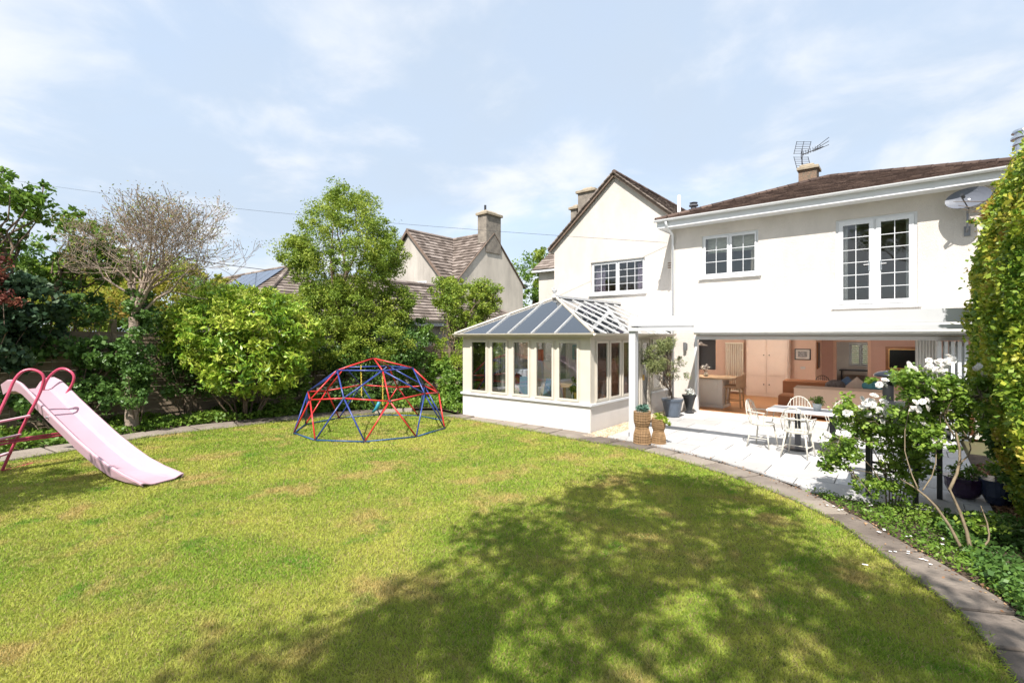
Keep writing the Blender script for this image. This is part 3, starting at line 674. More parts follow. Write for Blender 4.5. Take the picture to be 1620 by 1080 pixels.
# lower wing behind with ridge chimneys
mb = MB(); mb.box(-11.55, -9.95, 15.95, 22, 0, 4.72); mb.build('rear_wall', M_render, gh)
A = Vector((-11.75, 15.75, 4.76)); v = Vector((0, 3.2, 2.2)); tiles(A, (1, 0, 0), v, [(0, 0), (1.78, 0), (1.78, v.length), (0, v.length)], .26, .22, M_tileg, gh, name='rear_roof_tiles')
MB().prism([(15.95, 4.72), (22, 4.72), (18.95, 6.9)], -11.55, -11.35, 'x').build('rear_gable', M_render, gh)
MB().box(-11.75, -9.96, 15.72, 15.94, 4.66, 4.73).build('rear_soffit', M_white, gh)
A = Vector((-11.75, 22.15, 4.76)); v = Vector((0, -3.2, 2.2)); tiles(A, (1, 0, 0), v, [(0, 0), (1.78, 0), (1.78, v.length), (0, v.length)], .26, .22, M_tileg, gh, name='rear_roof_tiles')
for x0, x1, zt in ((-11.35, -10.55, 8.4), (-11.72, -11.42, 7.75)):
    st = MB(); st.box(x0, x1, 18.6, 19.3, 5.5, zt); so_ = st.build('chimney', M_stack, gh)
    c = MB(); c.bevbox(x0-.08, x1+.08, 18.52, 19.38, zt, zt+.12, .03); c.bevbox(x0+.15 if x1-x0 > .5 else x0+.02, x1-.15 if x1-x0 > .5 else x1-.02, 18.7, 19.2, zt+.12, zt+.24, .06); c.build('cap', M_pot, so_)
# ------------------------------------------------------------------ conservatory
CX0, CX1, CY0, CY1 = -9.33, -5.42, 9.40, 14.66
cs = thing('conservatory', 'cream framed conservatory with hipped glass roof on a low rendered plinth', 'conservatory', (-7.4, CY0, 0))
for _q in ((CX0, CX1, CY0, CY0+.22), (CX0, CX0+.22, CY0+.22, CY1), (CX1-.22, CX1, CY0+.22, 11.47), (CX1-.22, CX1, 12.62, CY1)): MB().box(*_q, 0, .585).build('plinth', M_creamw, cs)
for _q in ((CX0-.04, CX1+.05, CY0-.05, CY0+.25), (CX1-.25, CX1+.05, CY0+.25, 11.45), (CX1-.25, CX1+.05, 12.64, CY1), (CX0-.04, CX0+.25, CY0+.25, CY1)): MB().box(*_q, .587, .635).build('sill', M_white, cs)
MB().box(CX0+.22, CX1-.22, CY0+.22, CY1, .0, .05).build('floor', mat('conservatory_floor_tiles', (.60, .54, .46), .5, .08, 3), cs)
FZ0, FZ1 = .637, 2.10
T = TY(CY0)
mb = MB(T); mb.box(CX0, CX0+.21, 0, .12, FZ0, FZ1); mb.box(CX1-.33, CX1, 0, .16, FZ0, FZ1); 
# cut the run of posts and sashes from the positions seen along the front
wx = [(744.0, 772.5), (775.5, 804.5), (809.5, 840.0), (845.5, 878), (881.0, 918)]
wx = [(onY(a, 590, CY0)[0], onY(b, 590, CY0)[0]) for a, b in wx]
mb.box(CX0+.21, CX1-.33, 0, .12, 2.045, FZ1)
prev = CX0+.21
for a, b in wx:
    if a-prev > .01: mb.box(prev, a-.002, .0, .12, FZ0, 2.045)
    prev = b+.002
if CX1-.33-prev > .01: mb.box(prev, CX1-.33, 0, .12, FZ0, 2.045)
mb.build('corner_posts', M_creamf, cs)
for a, b in wx: window(cs, T, a, b, FZ0+.002, 2.043, 1, 1, 1, m=M_creamf, fw=.022, cw=.05, sill=False, inset=-.012)
T = TX(CX1); wy = [(957.5, 974.5), (977, 995), (997.5, 1014)]
y0s = 9.62; wys = [(9.60, 10.22), (10.24, 10.86), (10.88, 11.45)]
mb = MB(T); mb.box(9.562, 9.598, 0, .12, FZ0, FZ1); mb.box(11.452, 11.50, 0, .12, .05, FZ1); mb.box(12.60, 12.66, 0, .12, .05, FZ1); mb.box(14.56, 14.66, 0, .12, FZ0, FZ1); mb.box(9.6, 11.45, 0, .12, 2.045, FZ1); mb.box(11.5, 12.6, 0, .12, 2.06, FZ1); mb.box(12.66, 14.56, 0, .12, 2.045, FZ1)
mb.build('side_posts', M_creamf, cs)
for a, b in wys: window(cs, T, a, b, FZ0+.002, 2.043, 1, 1, 1, m=M_creamf, fw=.022, cw=.05, sill=False, inset=-.012)
for i in range(3):
    a = 12.67+i*.63; window(cs, T, a, a+.62, FZ0+.002, 2.043, 1, 1, 1, m=M_creamf, fw=.022, cw=.05, sill=False, inset=-.012)
fd = window(cs, T, 11.505, 12.595, .06, 2.055, 2, 1, 1, m=M_creamf, fw=.03, cw=.08, sill=False, name='french_door', sashname='door_leaf')
MB(T).box(12.09, 12.11, -.05, .0, .98, 1.12).build('handle', mat('brass', (.6, .4, .12), .3, metal=1), fd)
T = TX(CX0+.12); mb = MB(T)
for i in range(8): mb.box(9.53+i*.7, 9.60+i*.7, 0, .10, FZ0, 2.045)
mb.box(9.53, 14.6, 0, .10, 2.047, FZ1); mb.build('rear_side_posts', M_creamf, cs)
for i in range(7): MB(T).box(9.61+i*.7, 10.22+i*.7, .05, .056, FZ0+.01, 2.04).build('pane', M_glass, cs)
# eaves, gutter, roof
EY0, EXL, EXR, EZc = CY0-.16, CX0-.16, CX1+.16, 2.17
mb = MB(); mb.box(EXL, EXR, EY0, CY0+.10, 2.102, 2.15); mb.box(EXL, CX0+.10, CY0+.10, CY1, 2.102, 2.15); mb.box(CX1-.10, EXR, CY0+.10, CY1, 2.102, 2.15)
mb.build('eaves_board', M_creamf, cs)
gutter('gutter', (EXL+.02, EY0-.05, 2.19), (EXR+.05, EY0-.05, 2.19), M_creamf, cs, .055); gutter('gutter', (EXR+.05, EY0-.05, 2.19), (EXR+.05, 13.8, 2.19), M_creamf, cs, .055)
RX, RY, RZ = -7.375, 10.95, 3.15
RA = Vector((RX, RY, RZ)); RB = Vector((RX, CY1, RZ)); FL = Vector((EXL, EY0, EZc)); FR = Vector((EXR, EY0, EZc)); BR = Vector((EXR, CY1, EZc)); BL = Vector((EXL, CY1, EZc))
def on_hip(x=None, y=None, side=1):
    A = FR if side > 0 else FL
    if x is not None: f = (x-A.x)/(RA.x-A.x)
    else: f = (y-A.y)/(RA.y-A.y)
    return A.lerp(RA, f)
M_bar = mat('weathered_bar', (.40, .395, .38), .5, .1, 4); bars = MB(); bx = [onY(p, 525, EY0)[0] for p in (770, 803, 840, 877)]
xs = [FL.x]+bx+[FR.x]
def rp(P, Q): return (P, Q)
prev = None; edges = []
tops = []
for x_ in xs:
    if x_ <= RX: tp = on_hip(x=x_, side=-1)
    else: tp = on_hip(x=x_, side=1)
    tops.append(tp)
for x_, tp in list(zip(xs, tops))[1:-1]: bars.beam((x_, EY0, EZc+.02), tp+Vector((0, 0, .015)), .022, .03)
bars.build('roof_bar', M_bar, cs)
def gpane(pts):
    n = len(pts); P = [Vector(p) for p in pts]; nr = (P[1]-P[0]).cross(P[2]-P[0]).normalized()
    if nr.z < 0: nr = -nr
    MB().add([p+nr*.004 for p in P]+[p-nr*.004 for p in P], [tuple(range(n)), tuple(reversed(range(n, 2*n)))]+[(i, (i+1) % n, n+(i+1) % n, n+i) for i in range(n)]).build('roof_pane', M_rglass, cs)
for i in range(len(xs)-1):
    a, b = xs[i], xs[i+1]; A = Vector((a, EY0, EZc)); B = Vector((b, EY0, EZc)); ta, tb = tops[i], tops[i+1]
    pts = [A, B]
    if (tb-B).length > .01: pts.append(tb)
    if a < RX < b: pts.append(RA)
    if (ta-A).length > .01: pts.append(ta)
    gpane(pts)
for s, F0, B0 in ((1, FR, BR), (-1, FL, BL)):
    ys = [EY0+ i*.62 for i in range(9)]+[CY1]; mb = MB(); 
    for i in range(len(ys)):
        y = ys[i]; top = on_hip(y=y, side=s) if y < RY else Vector((RX, y, RZ))
        if 0 < i < len(ys)-1: mb.beam(Vector((F0.x, y, EZc+.02)), top+Vector((0, 0, .015)), .018, .025)
        if i:
            y1 = ys[i-1]; t1 = on_hip(y=y1, side=s) if y1 < RY else Vector((RX, y1, RZ)); pts = [Vector((F0.x, y1, EZc)), Vector((F0.x, y, EZc)), top]
            if y1 < RY < y: pts.append(RA)
            if (t1-pts[0]).length > .01: pts.append(t1)
            gpane(pts)
    mb.build('roof_bar', M_bar, cs)
mb = MB(); mb.beam(FR+Vector((0, 0, .035)), RA+Vector((0, 0, .03)), .045, .04); mb.beam(FL+Vector((0, 0, .035)), RA+Vector((0, 0, .03)), .045, .04); mb.build('hip_bar', M_creamf, cs)
mb = MB(); mb.beam(RA+Vector((0, -.1, .04)), RB+Vector((0, 0, .04)), .12, .06); mb.build('ridge_cap', mat('lead_white', (.5, .5, .5), .5), cs)
mb = MB(); mb.lathe([(.03, 0), (.035, .04), (.02, .06), (.05, .09), (.07, .14), (.02, .17)], (RX, RY-.05, RZ+.06), 10); 
for k in range(5): a = k*1.256; mb.beam((RX, RY-.05, RZ+.18), (RX+.08*math.cos(a), RY-.05+.08*math.sin(a), RZ+.27), .02, .02)
mb.build('finial', mat('lead_white', (.5, .5, .5), .5), cs)
# things inside the conservatory
def boxthing(name, label, cat, x0, x1, y0, y1, z0, z1, m, extra=None, group=None):
    t = thing(name, label, cat, ((x0+x1)/2, (y0+y1)/2, z0), group=group); MB().bevbox(x0, x1, y0, y1, z0, z1, .02).build('body', m, t)
    if extra: extra(t)
    return t
M_oak = mat('pale_oak', (.42, .28, .16), .5, .2, 3, .1, 30, stretch=(1, 1, 6))
M_black = mat('black_metal', (.022, .023, .026), .4, .2, 8, spec=.5)
M_teal = mat('teal_fabric', (.10, .28, .32), .9, .1, 8)
def wash(t):
    mb = MB(); mb.tube([(-8.85, 11.198, .88), (-8.85, 11.175, .88)], .17, 22); mb.build('porthole_rim', mat('chrome', (.55,)*3, .25, metal=1), t, smooth=False)
    MB().tube([(-8.85, 11.173, .88), (-8.85, 11.16, .88)], .125, 22).build('porthole', mat('dark_red_glass', (.10, .02, .02), .2), t)
boxthing('white_appliance', 'white appliance with a round dark door on a low bench behind the third conservatory window', 'appliance', -9.12, -8.58, 11.2, 11.7, .62, 1.16, M_white, wash)
boxthing('low_bench', 'low cream bench under the white appliance in the conservatory', 'bench', -9.16, -8.5, 10.9, 11.85, .05, .618, M_creamf)
def cab(t):
    for i in range(3): MB().box(-9.10, -8.53, 11.985, 12.0, .30+i*.36, .62+i*.36).build('drawer', M_creamf, t)
boxthing('wall_cabinet', 'cream drawer cabinet behind the white appliance inside the conservatory', 'cabinet', -9.12, -8.5, 12.0, 12.5, .05, 1.38, M_creamf, cab)
def bench(t):
    for x_ in (-7.55, -6.85):
        for y_ in (11.25, 11.65): MB().box(x_-.03, x_+.03, y_-.03, y_+.03, .05, .74).build('leg', M_oak, t)
tb = thing('wooden_table', 'low pale wooden table in the middle of the conservatory', 'table', (-7.2, 11.45, .05)); MB().bevbox(-7.7, -6.7, 11.15, 11.75, .74, .79).build('tabletop', M_oak, tb); bench(tb)
def cone_chair(x, y, rz, m, label):
    t = thing('dining_chair', label, 'chair', (x, y, .05), rz)
    MB().bevbox(-.22, .22, -.22, .22, .42, .47).build('seat', m, t).location
    MB().add([(-.21, .20, .47), (.21, .20, .47), (.21, .24, .47), (-.21, .24, .47), (-.19, .30, .95), (.19, .30, .95), (.19, .33, .95), (-.19, .33, .95)], [(0, 3, 2, 1), (4, 5, 6, 7), (0, 1, 5, 4), (1, 2, 6, 5), (2, 3, 7, 6), (3, 0, 4, 7)]).build('backrest', m, t)
    for a in (-1, 1):
        for b in (-1, 1): MB().tube([(a*.22, b*.22, 0), (a*.18, b*.18, .42)], .016, 6).build('leg', M_oak, t)
    return t
def bl(o):   # children were shifted by the parent's place: parts of turned things are modelled about the origin
    for c in o.children: c.data.transform(Matrix.Translation(rootloc(o)))
for args in ((-8.1, 10.6, R(35), mat('blue_grey_fabric', (.16, .24, .30), .9), 'blue grey moulded chair behind the second conservatory window'),
             (-7.5, 10.4, R(-25), MATS['blue_grey_fabric'], 'blue grey moulded chair behind the third conservatory window'),
             (-6.1, 12.9, R(200), mat('white_fabric', (.6, .6, .58), .9), 'white chair by the conservatory side windows')):
    bl(cone_chair(*args))
def framed(name, label, cat, T, a0, a1, z0, z1, b, fm, pm, inner=None, fw=.04):
    x, y, z = T((a0+a1)/2, b, z0); t = thing(name, label, cat, (x, y, z)); f = MB(T)
    f.box(a0, a0+fw, b-.03, b, z0, z1); f.box(a1-fw, a1, b-.03, b, z0, z1); f.box(a0+fw, a1-fw, b-.03, b, z0, z0+fw); f.box(a0+fw, a1-fw, b-.03, b, z1-fw, z1)
    f.build('frame', fm, t); MB(T).box(a0+fw, a1-fw, b-.018, b-.004, z0+fw, z1-fw).build('panel', pm, t)
    if inner: inner(t)
    return t
framed('framed_painting', 'teal framed painting with yellow shapes on the conservatory end wall', 'painting', TY(14.658), -9.15, -8.72, 1.33, 1.82, .0, mat('teal_paint', (.05, .25, .27), .5), mat('painting_blue', (.10, .28, .34), .8, .5, 6, col2=(.40, .40, .15)))
def plant(name, label, cat, x, y, z, pot_prof, potm, crown, leafsize, lm, n, aspect=.4, group=None, potname='pot', stem=None):
    t = thing(name, label, cat, (x, y, z), group=group); MB().lathe(pot_prof, (x, y, z), 24).build(potname, potm, t, smooth=False)
    top = max(p[1] for p in pot_prof)
    MB().lathe([(.001, top-.03), (max(p[0] for p in pot_prof)*.86, top-.03)], (x, y, z), 16, cap=False).build('soil', M_soil, t)
    if crown:
        C, P, ti = clump_cloud(crown, max(6, n//30), min(c[3] for c in crown)*.45, 30, .3); leaves('leaves', P, leafsize, lm, t, aspect=aspect, tint=ti, kind='stuff')
        mb = MB()
        for i in range(min(14, len(C))): limb(mb, (x, y, z+top-.04), C[i], .008, .003, .05, 3, 4)
        mb.build('stem', stem or M_bark, t)
    return t
M_bark = mat('grey_brown_bark', (.16, .115, .08), .95, .4, 9, .9, 40, stretch=(1, 1, .3))
M_leafA = rndmat('leaf_fresh_green', [(.075, .15, .018), (.14, .25, .03), (.25, .34, .055)], .5, .35, .35)
M_leafB = rndmat('leaf_olive_green', [(.11, .19, .025), (.23, .32, .04), (.40, .44, .065)], .5, .3, .35)
M_leafY = rndmat('leaf_variegated_yellow', [(.07, .17, .018), (.20, .35, .03), (.40, .50, .055), (.60, .60, .14)], .4, .45, .3)
M_leafD = rndmat('leaf_dark_green', [(.045, .10, .025), (.085, .17, .035), (.15, .26, .05)], .45, .4, .3)
M_leafL = rndmat('leaf_lime', [(.12, .21, .02), (.26, .36, .035), (.42, .46, .07)], .5, .3, .45)
M_leafR = rndmat('leaf_dark_red', [(.10, .025, .022), (.20, .06, .045), (.30, .12, .07)], .5, .3, .35)
M_leafO = rndmat('leaf_ochre', [(.20, .27, .035), (.38, .38, .06), (.50, .34, .10)], .6, .2, .5)
M_leafS = rndmat('leaf_silver_olive', [(.13, .17, .06), (.22, .26, .10), (.34, .34, .14)], .5, .3, .3)
M_leafH = rndmat('leaf_hedge', [(.05, .12, .012), (.15, .25, .025), (.32, .40, .04), (.48, .44, .06), (.42, .22, .06)], .45, .4, .35, 1.6, .45)
plant('potted_plant', 'bright green leafy plant in a yellow pot behind the last front window of the conservatory', 'plant', -6.05, 9.95, .60, [(.07, 0), (.10, .02), (.12, .2), (.11, .2)], mat('yellow_pot', (.55, .36, .06), .5), [(-6.05, 9.95, .98, .18, .18, .2, 1)], .09, M_leafA, 240, .6)
sd = thing('plant_stand', 'small wooden plant stand under the yellow pot in the conservatory', 'stand', (-6.05, 9.95, .05)); MB().bevbox(-6.22, -5.88, 9.78, 10.12, .565, .598, .008).build('top', M_oak, sd)
for a in (-1, 1):
    for b_ in (-1, 1): MB().box(-6.05+a*.13-.015, -6.05+a*.13+.015, 9.95+b_*.13-.015, 9.95+b_*.13+.015, .05, .565).build('leg', M_oak, sd)
plant('potted_plant', 'small green plant on the conservatory sill behind the first front window', 'plant', -9.0, 9.8, .64, [(.06, 0), (.08, .12), (.07, .12)], MATS['yellow_pot'], [(-9.0, 9.8, .87, .13, .13, .14, 1)], .07, M_leafA, 150, .5)
st = thing('striped_armchair', 'armchair with black and white zebra striped cushions inside the side window', 'armchair', (-5.95, 10.25, .05))
M_zeb = bpy.data.materials.new('zebra_cloth'); M_zeb.use_nodes = True; t = M_zeb.node_tree; wv = t.nodes.new('ShaderNodeTexWave'); wv.inputs['Scale'].default_value = 5; wv.inputs['Distortion'].default_value = 6
g1 = t.nodes.new('ShaderNodeNewGeometry'); t.links.new(g1.outputs['Position'], wv.inputs[0]); c_ = t.nodes.new('ShaderNodeValToRGB'); c_.color_ramp.interpolation = 'CONSTANT'; c_.color_ramp.elements[0].color = (.03, .05, .05, 1); c_.color_ramp.elements[1].color = (.6, .6, .58, 1); c_.color_ramp.elements[1].position = .5
t.links.new(wv.outputs[0], c_.inputs[0]); t.links.new(c_.outputs[0], t.nodes['Principled BSDF'].inputs['Base Color'])
MB().bevbox(-6.25, -5.72, 9.95, 10.5, .3, .5, .04).build('seat', M_zeb, st); MB().bevbox(-6.25, -5.72, 9.92, 10.04, .5, 1.0, .04).build('backrest', M_zeb, st)
for a in (-6.2, -5.77):
    for b_ in (9.98, 10.46): MB().tube([(a, b_, .05), (a, b_, .3)], .02, 6).build('leg', M_oak, st)
boxthing('orange_cushion', 'orange cushion leaning on the cabinet in the conservatory', 'cushion', -8.98, -8.66, 12.1, 12.2, 1.381, 1.72, mat('orange_cloth', (.55, .12, .04), .9))
# ------------------------------------------------------------------ white pergola
M_perg = mat('pergola_coating', (.50, .505, .51), .45, .03, 3)
pg = thing('pergola', 'white open pergola frame with folded canopy along the folding doors', 'pergola', (-4.35, 9.27, .04))
GX1 = 1.45
MB().box(-4.42, GX1, 9.20, 9.34, 2.325, 2.515).build('front_beam', M_perg, pg)
MB().box(-4.42, GX1, 9.165, 9.345, 2.225, 2.288).build('gutter_lip', M_perg, pg)
for x_ in (-4.42, GX1-.14): MB().box(x_, x_+.14, 9.205, 9.345, .042, 2.233).build('post', M_perg, pg); MB().box(x_, x_+.14, 9.347, FY-.002, 2.302, 2.51).build('side_beam', M_perg, pg)
MB().box(-4.275, GX1-.145, 13.10, FY-.004, 2.14, 2.40).build('canopy_cassette', M_perg, pg)
mb = MB(); n = 6
for i in range(n): mb.prism([(12.55+i*.085, 2.40), (12.57+i*.085, 2.22), (12.60+i*.085, 2.18), (12.63+i*.085, 2.22), (12.625+i*.085, 2.40)], -4.25, GX1-.17, 'x')
mb.build('folded_canopy', mat('canopy_cloth', (.70, .69, .66), .8), pg)
MB().bevbox(-4.60, -4.45, 13.6, 13.86, 2.17, 2.30, .02).build('bracket', mat('old_brass', (.25, .20, .10), .5, metal=.6), pg)
mb = MB(); mb.box(-4.415, -4.405, 9.19, 9.204, .1, .18); mb.build('socket', M_black, pg)
# wall lamp
lx = onY(1085, 552, FY)
wl = thing('wall_lamp', 'small grey up and down wall lamp left of the folding doors', 'lamp', (lx[0], FY, 1.72)); MB().box(lx[0]-.05, lx[0]+.05, FY-.03, FY-.001, 1.76, 1.92).build('plate', mat('lamp_grey', (.2, .2, .21), .4, metal=.5), wl)
MB().lathe([(.045, 0), (.045, .22)], (lx[0], FY-.08, 1.73), 14).build('lamp_body', MATS['lamp_grey'], wl)
# satellite dish
dc = Vector((.93, FY-.36, 4.90)); ds = thing('satellite_dish', 'grey oval satellite dish on a bracket high on the right of the facade', 'satellite dish', (.93, FY, 4.6))
ax = Vector((-.34, -.86, .36)).normalized(); u_, v_ = frame_for(ax); mb = MB(); vs = []; ns = 28; rr = [.02, .12, .22, .31, .36, .375]
for k_, r_ in enumerate(rr):
    for j in range(ns): a = 2*math.pi*j/ns; vs.append(dc+(u_*math.cos(a)*r_*.98+v_*math.sin(a)*r_*.62)+ax*(r_*r_*.55-.03))
F = [(i*ns+j, i*ns+(j+1) % ns, (i+1)*ns+(j+1) % ns, (i+1)*ns+j) for i in range(len(rr)-1) for j in range(ns)]+[tuple(range(ns))]
k_ = len(vs); mb.add(vs+[p-ax*.012 for p in vs], F+[tuple(reversed([q+k_ for q in f])) for f in F]+[((len(rr)-1)*ns+j, (len(rr)-1)*ns+(j+1) % ns, k_+(len(rr)-1)*ns+(j+1) % ns, k_+(len(rr)-1)*ns+j) for j in range(ns)])
mb.build('dish', mat('dish_grey', (.12, .13, .155), .5, .05, 6), ds, smooth=False, fixn=False)
lnb = dc+ax*.36+Vector((0, 0, -.10)); mb = MB(); mb.tube([dc+Vector((0, -.05, -.22)), lnb+Vector((0, 0, -.05))], .012, 6); mb.build('arm', M_black, ds); mb = MB(); mb.tube([lnb, lnb-ax*.10], .03, 10); mb.build('receiver', M_black, ds)
mb = MB(); mb.tube([dc-ax*.02, dc+Vector((0, .14, -.06)), (dc.x, FY-.12, 4.66)], .02, 8); mb.tube([(dc.x, FY-.12, 4.86), (dc.x, FY-.12, 4.35), (dc.x-.01, FY, 4.28)], .018, 8); mb.box(dc.x-.05, dc.x+.05, FY-.02, FY-.001, 4.2, 4.4); mb.build('bracket', MATS['lamp_grey'], ds)
# tv aerial on the chimney
ac = Vector((-2.42, 17.55, 7.40)); ae = thing('tv_aerial', 'dark television aerial with grid reflector fixed to the small chimney', 'aerial', ac)
M_al = mat('aerial_metal', (.10, .10, .11), .4, metal=.7); MB().tube([ac+Vector((-.18, 0, -.3)), ac+Vector((-.18, 0, .55))], .018, 6).build('mast', M_al, ae)
bd = Vector((.97, .1, .25)).normalized(); b0 = ac+Vector((-.22, 0, .36)); mb = MB(); mb.tube([b0, b0+bd*.62], .014, 6)
for i in range(8): q = b0+bd*(.08+.065*i); s = Vector((-.1, 1, 0)).normalized()*.13; mb.tube([q-s+Vector((0, 0, .07)), q+s-Vector((0, 0, .0))], .006, 4); mb.tube([q-s-Vector((0, 0, .07)), q+s], .006, 4)
mb.build('boom', M_al, ae)
mb = MB()
for sg in (1, -1):
    e0 = b0; dirv = Vector((.22, 0, sg)).normalized(); side = Vector((-.63, -.77, 0)).normalized()
    side = Vector((.78, .63, 0))
    for i in range(6): q = e0+dirv*(.06+.07*i); mb.tube([q-side*.22, q+side*.22], .007, 4)
    for j in (-.22, 0, .22): mb.tube([e0+side*j+dirv*.04, e0+side*j+dirv*.43], .009, 4)
mb.build('reflector', M_al, ae)
mb = MB()
for k in range(3): q = b0+bd*.35; mb.tube([q+Vector((0, 0, .1*(k-1)*.3)), q+bd*.42+Vector((0, 0, (k-1)*.11+.10))], .009, 4)
mb.build('directors', M_al, ae)
# ------------------------------------------------------------------ kitchen and living room
def cup():
    t = thing('kitchen_cupboard', 'tall pinkish kitchen cupboard with four doors and small knobs', 'cupboard', (-3.8, 18.7, .045)); M = mat('cupboard_paint', (.70, .56, .47), .5, .04, 3)
    MB().box(-4.47, -3.15, 18.62, 18.97, .045, 2.36).build('carcass', M, t); MB().box(-4.475, -3.145, 18.585, 18.617, .05, .16).build('plinth', M, t)
    for i in range(2):
        for j, (z0, z1) in enumerate(((.17, .76), (.775, 2.33))):
            x0 = -4.45+i*.65; d = MB(); y0 = 18.585; d.box(x0+.004, x0+.62, y0, 18.615, z0, z1)
            dd = d.build('door', M, t); p = MB(); p.box(x0+.05, x0+.57, y0-.008, y0-.001, z0+.05, z0+.058); p.box(x0+.05, x0+.57, y0-.008, y0-.001, z1-.058, z1-.05); p.box(x0+.05, x0+.058, y0-.008, y0-.001, z0+.06, z1-.06); p.box(x0+.562, x0+.57, y0-.008, y0-.001, z0+.06, z1-.06); p.build('panel_moulding', M, dd)
            MB().ball((x0+(.55 if i == 0 else .07), y0-.02, (z0+z1)/2 if j == 0 else z0+.7), .02).build('knob', M_black, dd)
cup()
t = thing('radiator', 'tall cream column radiator on the kitchen wall', 'radiator', (-4.95, 18.95, .12))
M_rad = mat('radiator_cream', (.78, .72, .60), .4, .03)
for i in range(10): MB().tube([(-5.22+i*.063, 18.90, .16), (-5.22+i*.063, 18.90, 1.86)], .022, 8).build('column', M_rad, t, smooth=True)
mb = MB(); mb.box(-5.25, -4.63, 18.87, 18.93, 1.85, 1.90); mb.box(-5.25, -4.63, 18.87, 18.93, .12, .17); mb.box(-5.2, -5.15, 18.93, 18.998, 1.6, 1.65); mb.box(-4.75, -4.7, 18.93, 18.998, 1.6, 1.65); mb.build('header', M_rad, t)
t = framed('framed_photograph', 'black framed landscape print on the pink wall right of the cupboards', 'picture', TY(18.998), -3.03, -2.56, 1.33, 1.70, 0, M_black, mat('print_mount', (.55, .53, .50), .8), fw=.03)
MB().box(-2.93, -2.66, 18.97, 18.977, 1.42, 1.62).build('print', mat('print_ink', (.45, .45, .45), .8, 0, 5, col2=(.06, .05, .05), stretch=(3, 1, 9)), t)
mb = MB(); mb.bevbox(-2.86, -2.72, 18.985, 18.998, 1.02, 1.10, .003); tag(mb.build('light_switch', mat('nickel', (.6, .58, .55), .3, metal=1), base=(-2.79, 18.99, 1.02)), 'metal light switch plate below the framed print', 'switch')
t = framed('television', 'dark flat television in a bronze and gold frame on the brown wall', 'television', TY(20.498), -.62, .52, .98, 1.78, 0, mat('bronze_frame', (.20, .09, .04), .35, .2, 6, metal=.3), mat('tv_screen', (.006, .006, .008), .12), fw=.08)
mb = MB(); T = TY(20.498); mb.box(-.53, -.49, -.045, -.031, 1.07, 1.69); mb.box(.39, .43, -.045, -.031, 1.07, 1.69); mb.box(-.49, .39, -.045, -.031, 1.07, 1.09); mb.T = None
mb = MB(T); mb.box(-.538, -.518, -.04, -.0185, 1.062, 1.698); mb.box(-.518, .438, -.04, -.0185, 1.678, 1.698); mb.box(-.518, .438, -.04, -.0185, 1.062, 1.082); mb.build('gilt_slip', mat('gilt', (.55, .36, .14), .4, metal=.6), t)
t = thing('dark_wall_panel', 'narrow dark framed panel on the brown wall by the corner', 'picture', (-2.36, 19.9, 1.1)); MB().box(-2.425, -2.39, 19.3, 19.75, 1.05, 1.9).build('panel', M_black, t); MB().box(-2.428, -2.385, 19.26, 19.299, 1.02, 1.93).build('frame', mat('bronze_frame', (.2, .09, .04)), t)
t = thing('kitchen_island', 'cream kitchen island with panelled end and oak worktop', 'island', (-5.2, 15.1, .045))
M_isl = mat('island_paint', (.60, .55, .49), .5, .04, 3); MB().box(-6.6, -4.2, 14.82, 15.55, .14, .875).build('body', M_isl, t); MB().bevbox(-6.6, -3.88, 14.76, 15.75, .878, .918, .008).build('worktop', M_oak, t); MB().box(-6.6, -4.17, 14.80, 15.57, .045, .135).build('plinth', M_isl, t)
for x0 in (-6.5, -5.95, -5.4, -4.85): d = MB().box(x0, x0+.53, 14.80, 14.818, .18, .86).build('door', M_isl, t); MB().box(x0+.06, x0+.47, 14.794, 14.7985, .25, .79).build('panel', M_isl, d)
t = thing('bar_stool', 'tan upholstered bar stool with oak legs at the end of the kitchen island', 'stool', (-4.02, 15.25, .045)); M_tan = mat('tan_upholstery', (.42, .26, .15), .7, .1, 10)
MB().bevbox(-4.20, -3.76, 15.05, 15.48, .62, .70, .03).build('seat', M_tan, t)
mb = MB(); n = 8; vs = []
for i in range(n+1):
    a = -1.2+2.4*i/n; x_ = -3.98+.25*math.cos(a); y_ = 15.265+.25*math.sin(a)
    for z_, s_ in ((.66, 1), (1.06-.10*abs(a), 1.06)): vs += [(-3.98+(x_+3.98)*s_, 15.265+(y_-15.265)*s_, z_), (-3.98+(x_+3.98)*(s_+.16), 15.265+(y_-15.265)*(s_+.16), z_)]
F = []
for i in range(n): a = 4*i; F += [(a, a+4, a+6, a+2), (a+1, a+3, a+7, a+5), (a+2, a+6, a+7, a+3), (a, a+1, a+5, a+4)]
F += [(0, 2, 3, 1), (4*n, 4*n+1, 4*n+3, 4*n+2)]
mb.add(vs, F).build('backrest', M_tan, t, smooth=False)
for a in (-4.16, -3.80):
    for b_ in (15.08, 15.44): MB().tube([(a, b_, .62), (a+(.03 if a > -4 else -.03), b_, .045)], .022, 8).build('leg', M_oak, t)
mb = MB(); mb.box(-4.16, -3.8, 15.07, 15.09, .24, .265); mb.box(-4.16, -3.8, 15.43, 15.45, .24, .265); mb.build('footrest', M_oak, t)
t = thing('pendant_lamp', 'white cone pendant lamp hanging over the kitchen island', 'lamp', (-4.93, 15.2, 1.84)); MB().lathe([(.20, 0), (.195, .005), (.05, .07), (.03, .12), (.025, .12), (.045, .065)], (-4.93, 15.2, 1.84), 24, cap=False).build('shade', M_white, t); MB().tube([(-4.93, 15.2, 1.95), (-4.93, 15.2, 2.4)], .006, 5).build('cord', M_black, t)
def lit(name, power, loc, rad, parent):
    l = bpy.data.lights.new(name, 'POINT'); l.energy = power; l.color = (1, .93, .84); l.shadow_soft_size = rad; o = bpy.data.objects.new(name, l); COL.objects.link(o); o.parent = parent; o.location = Vector(loc)-rootloc(parent)
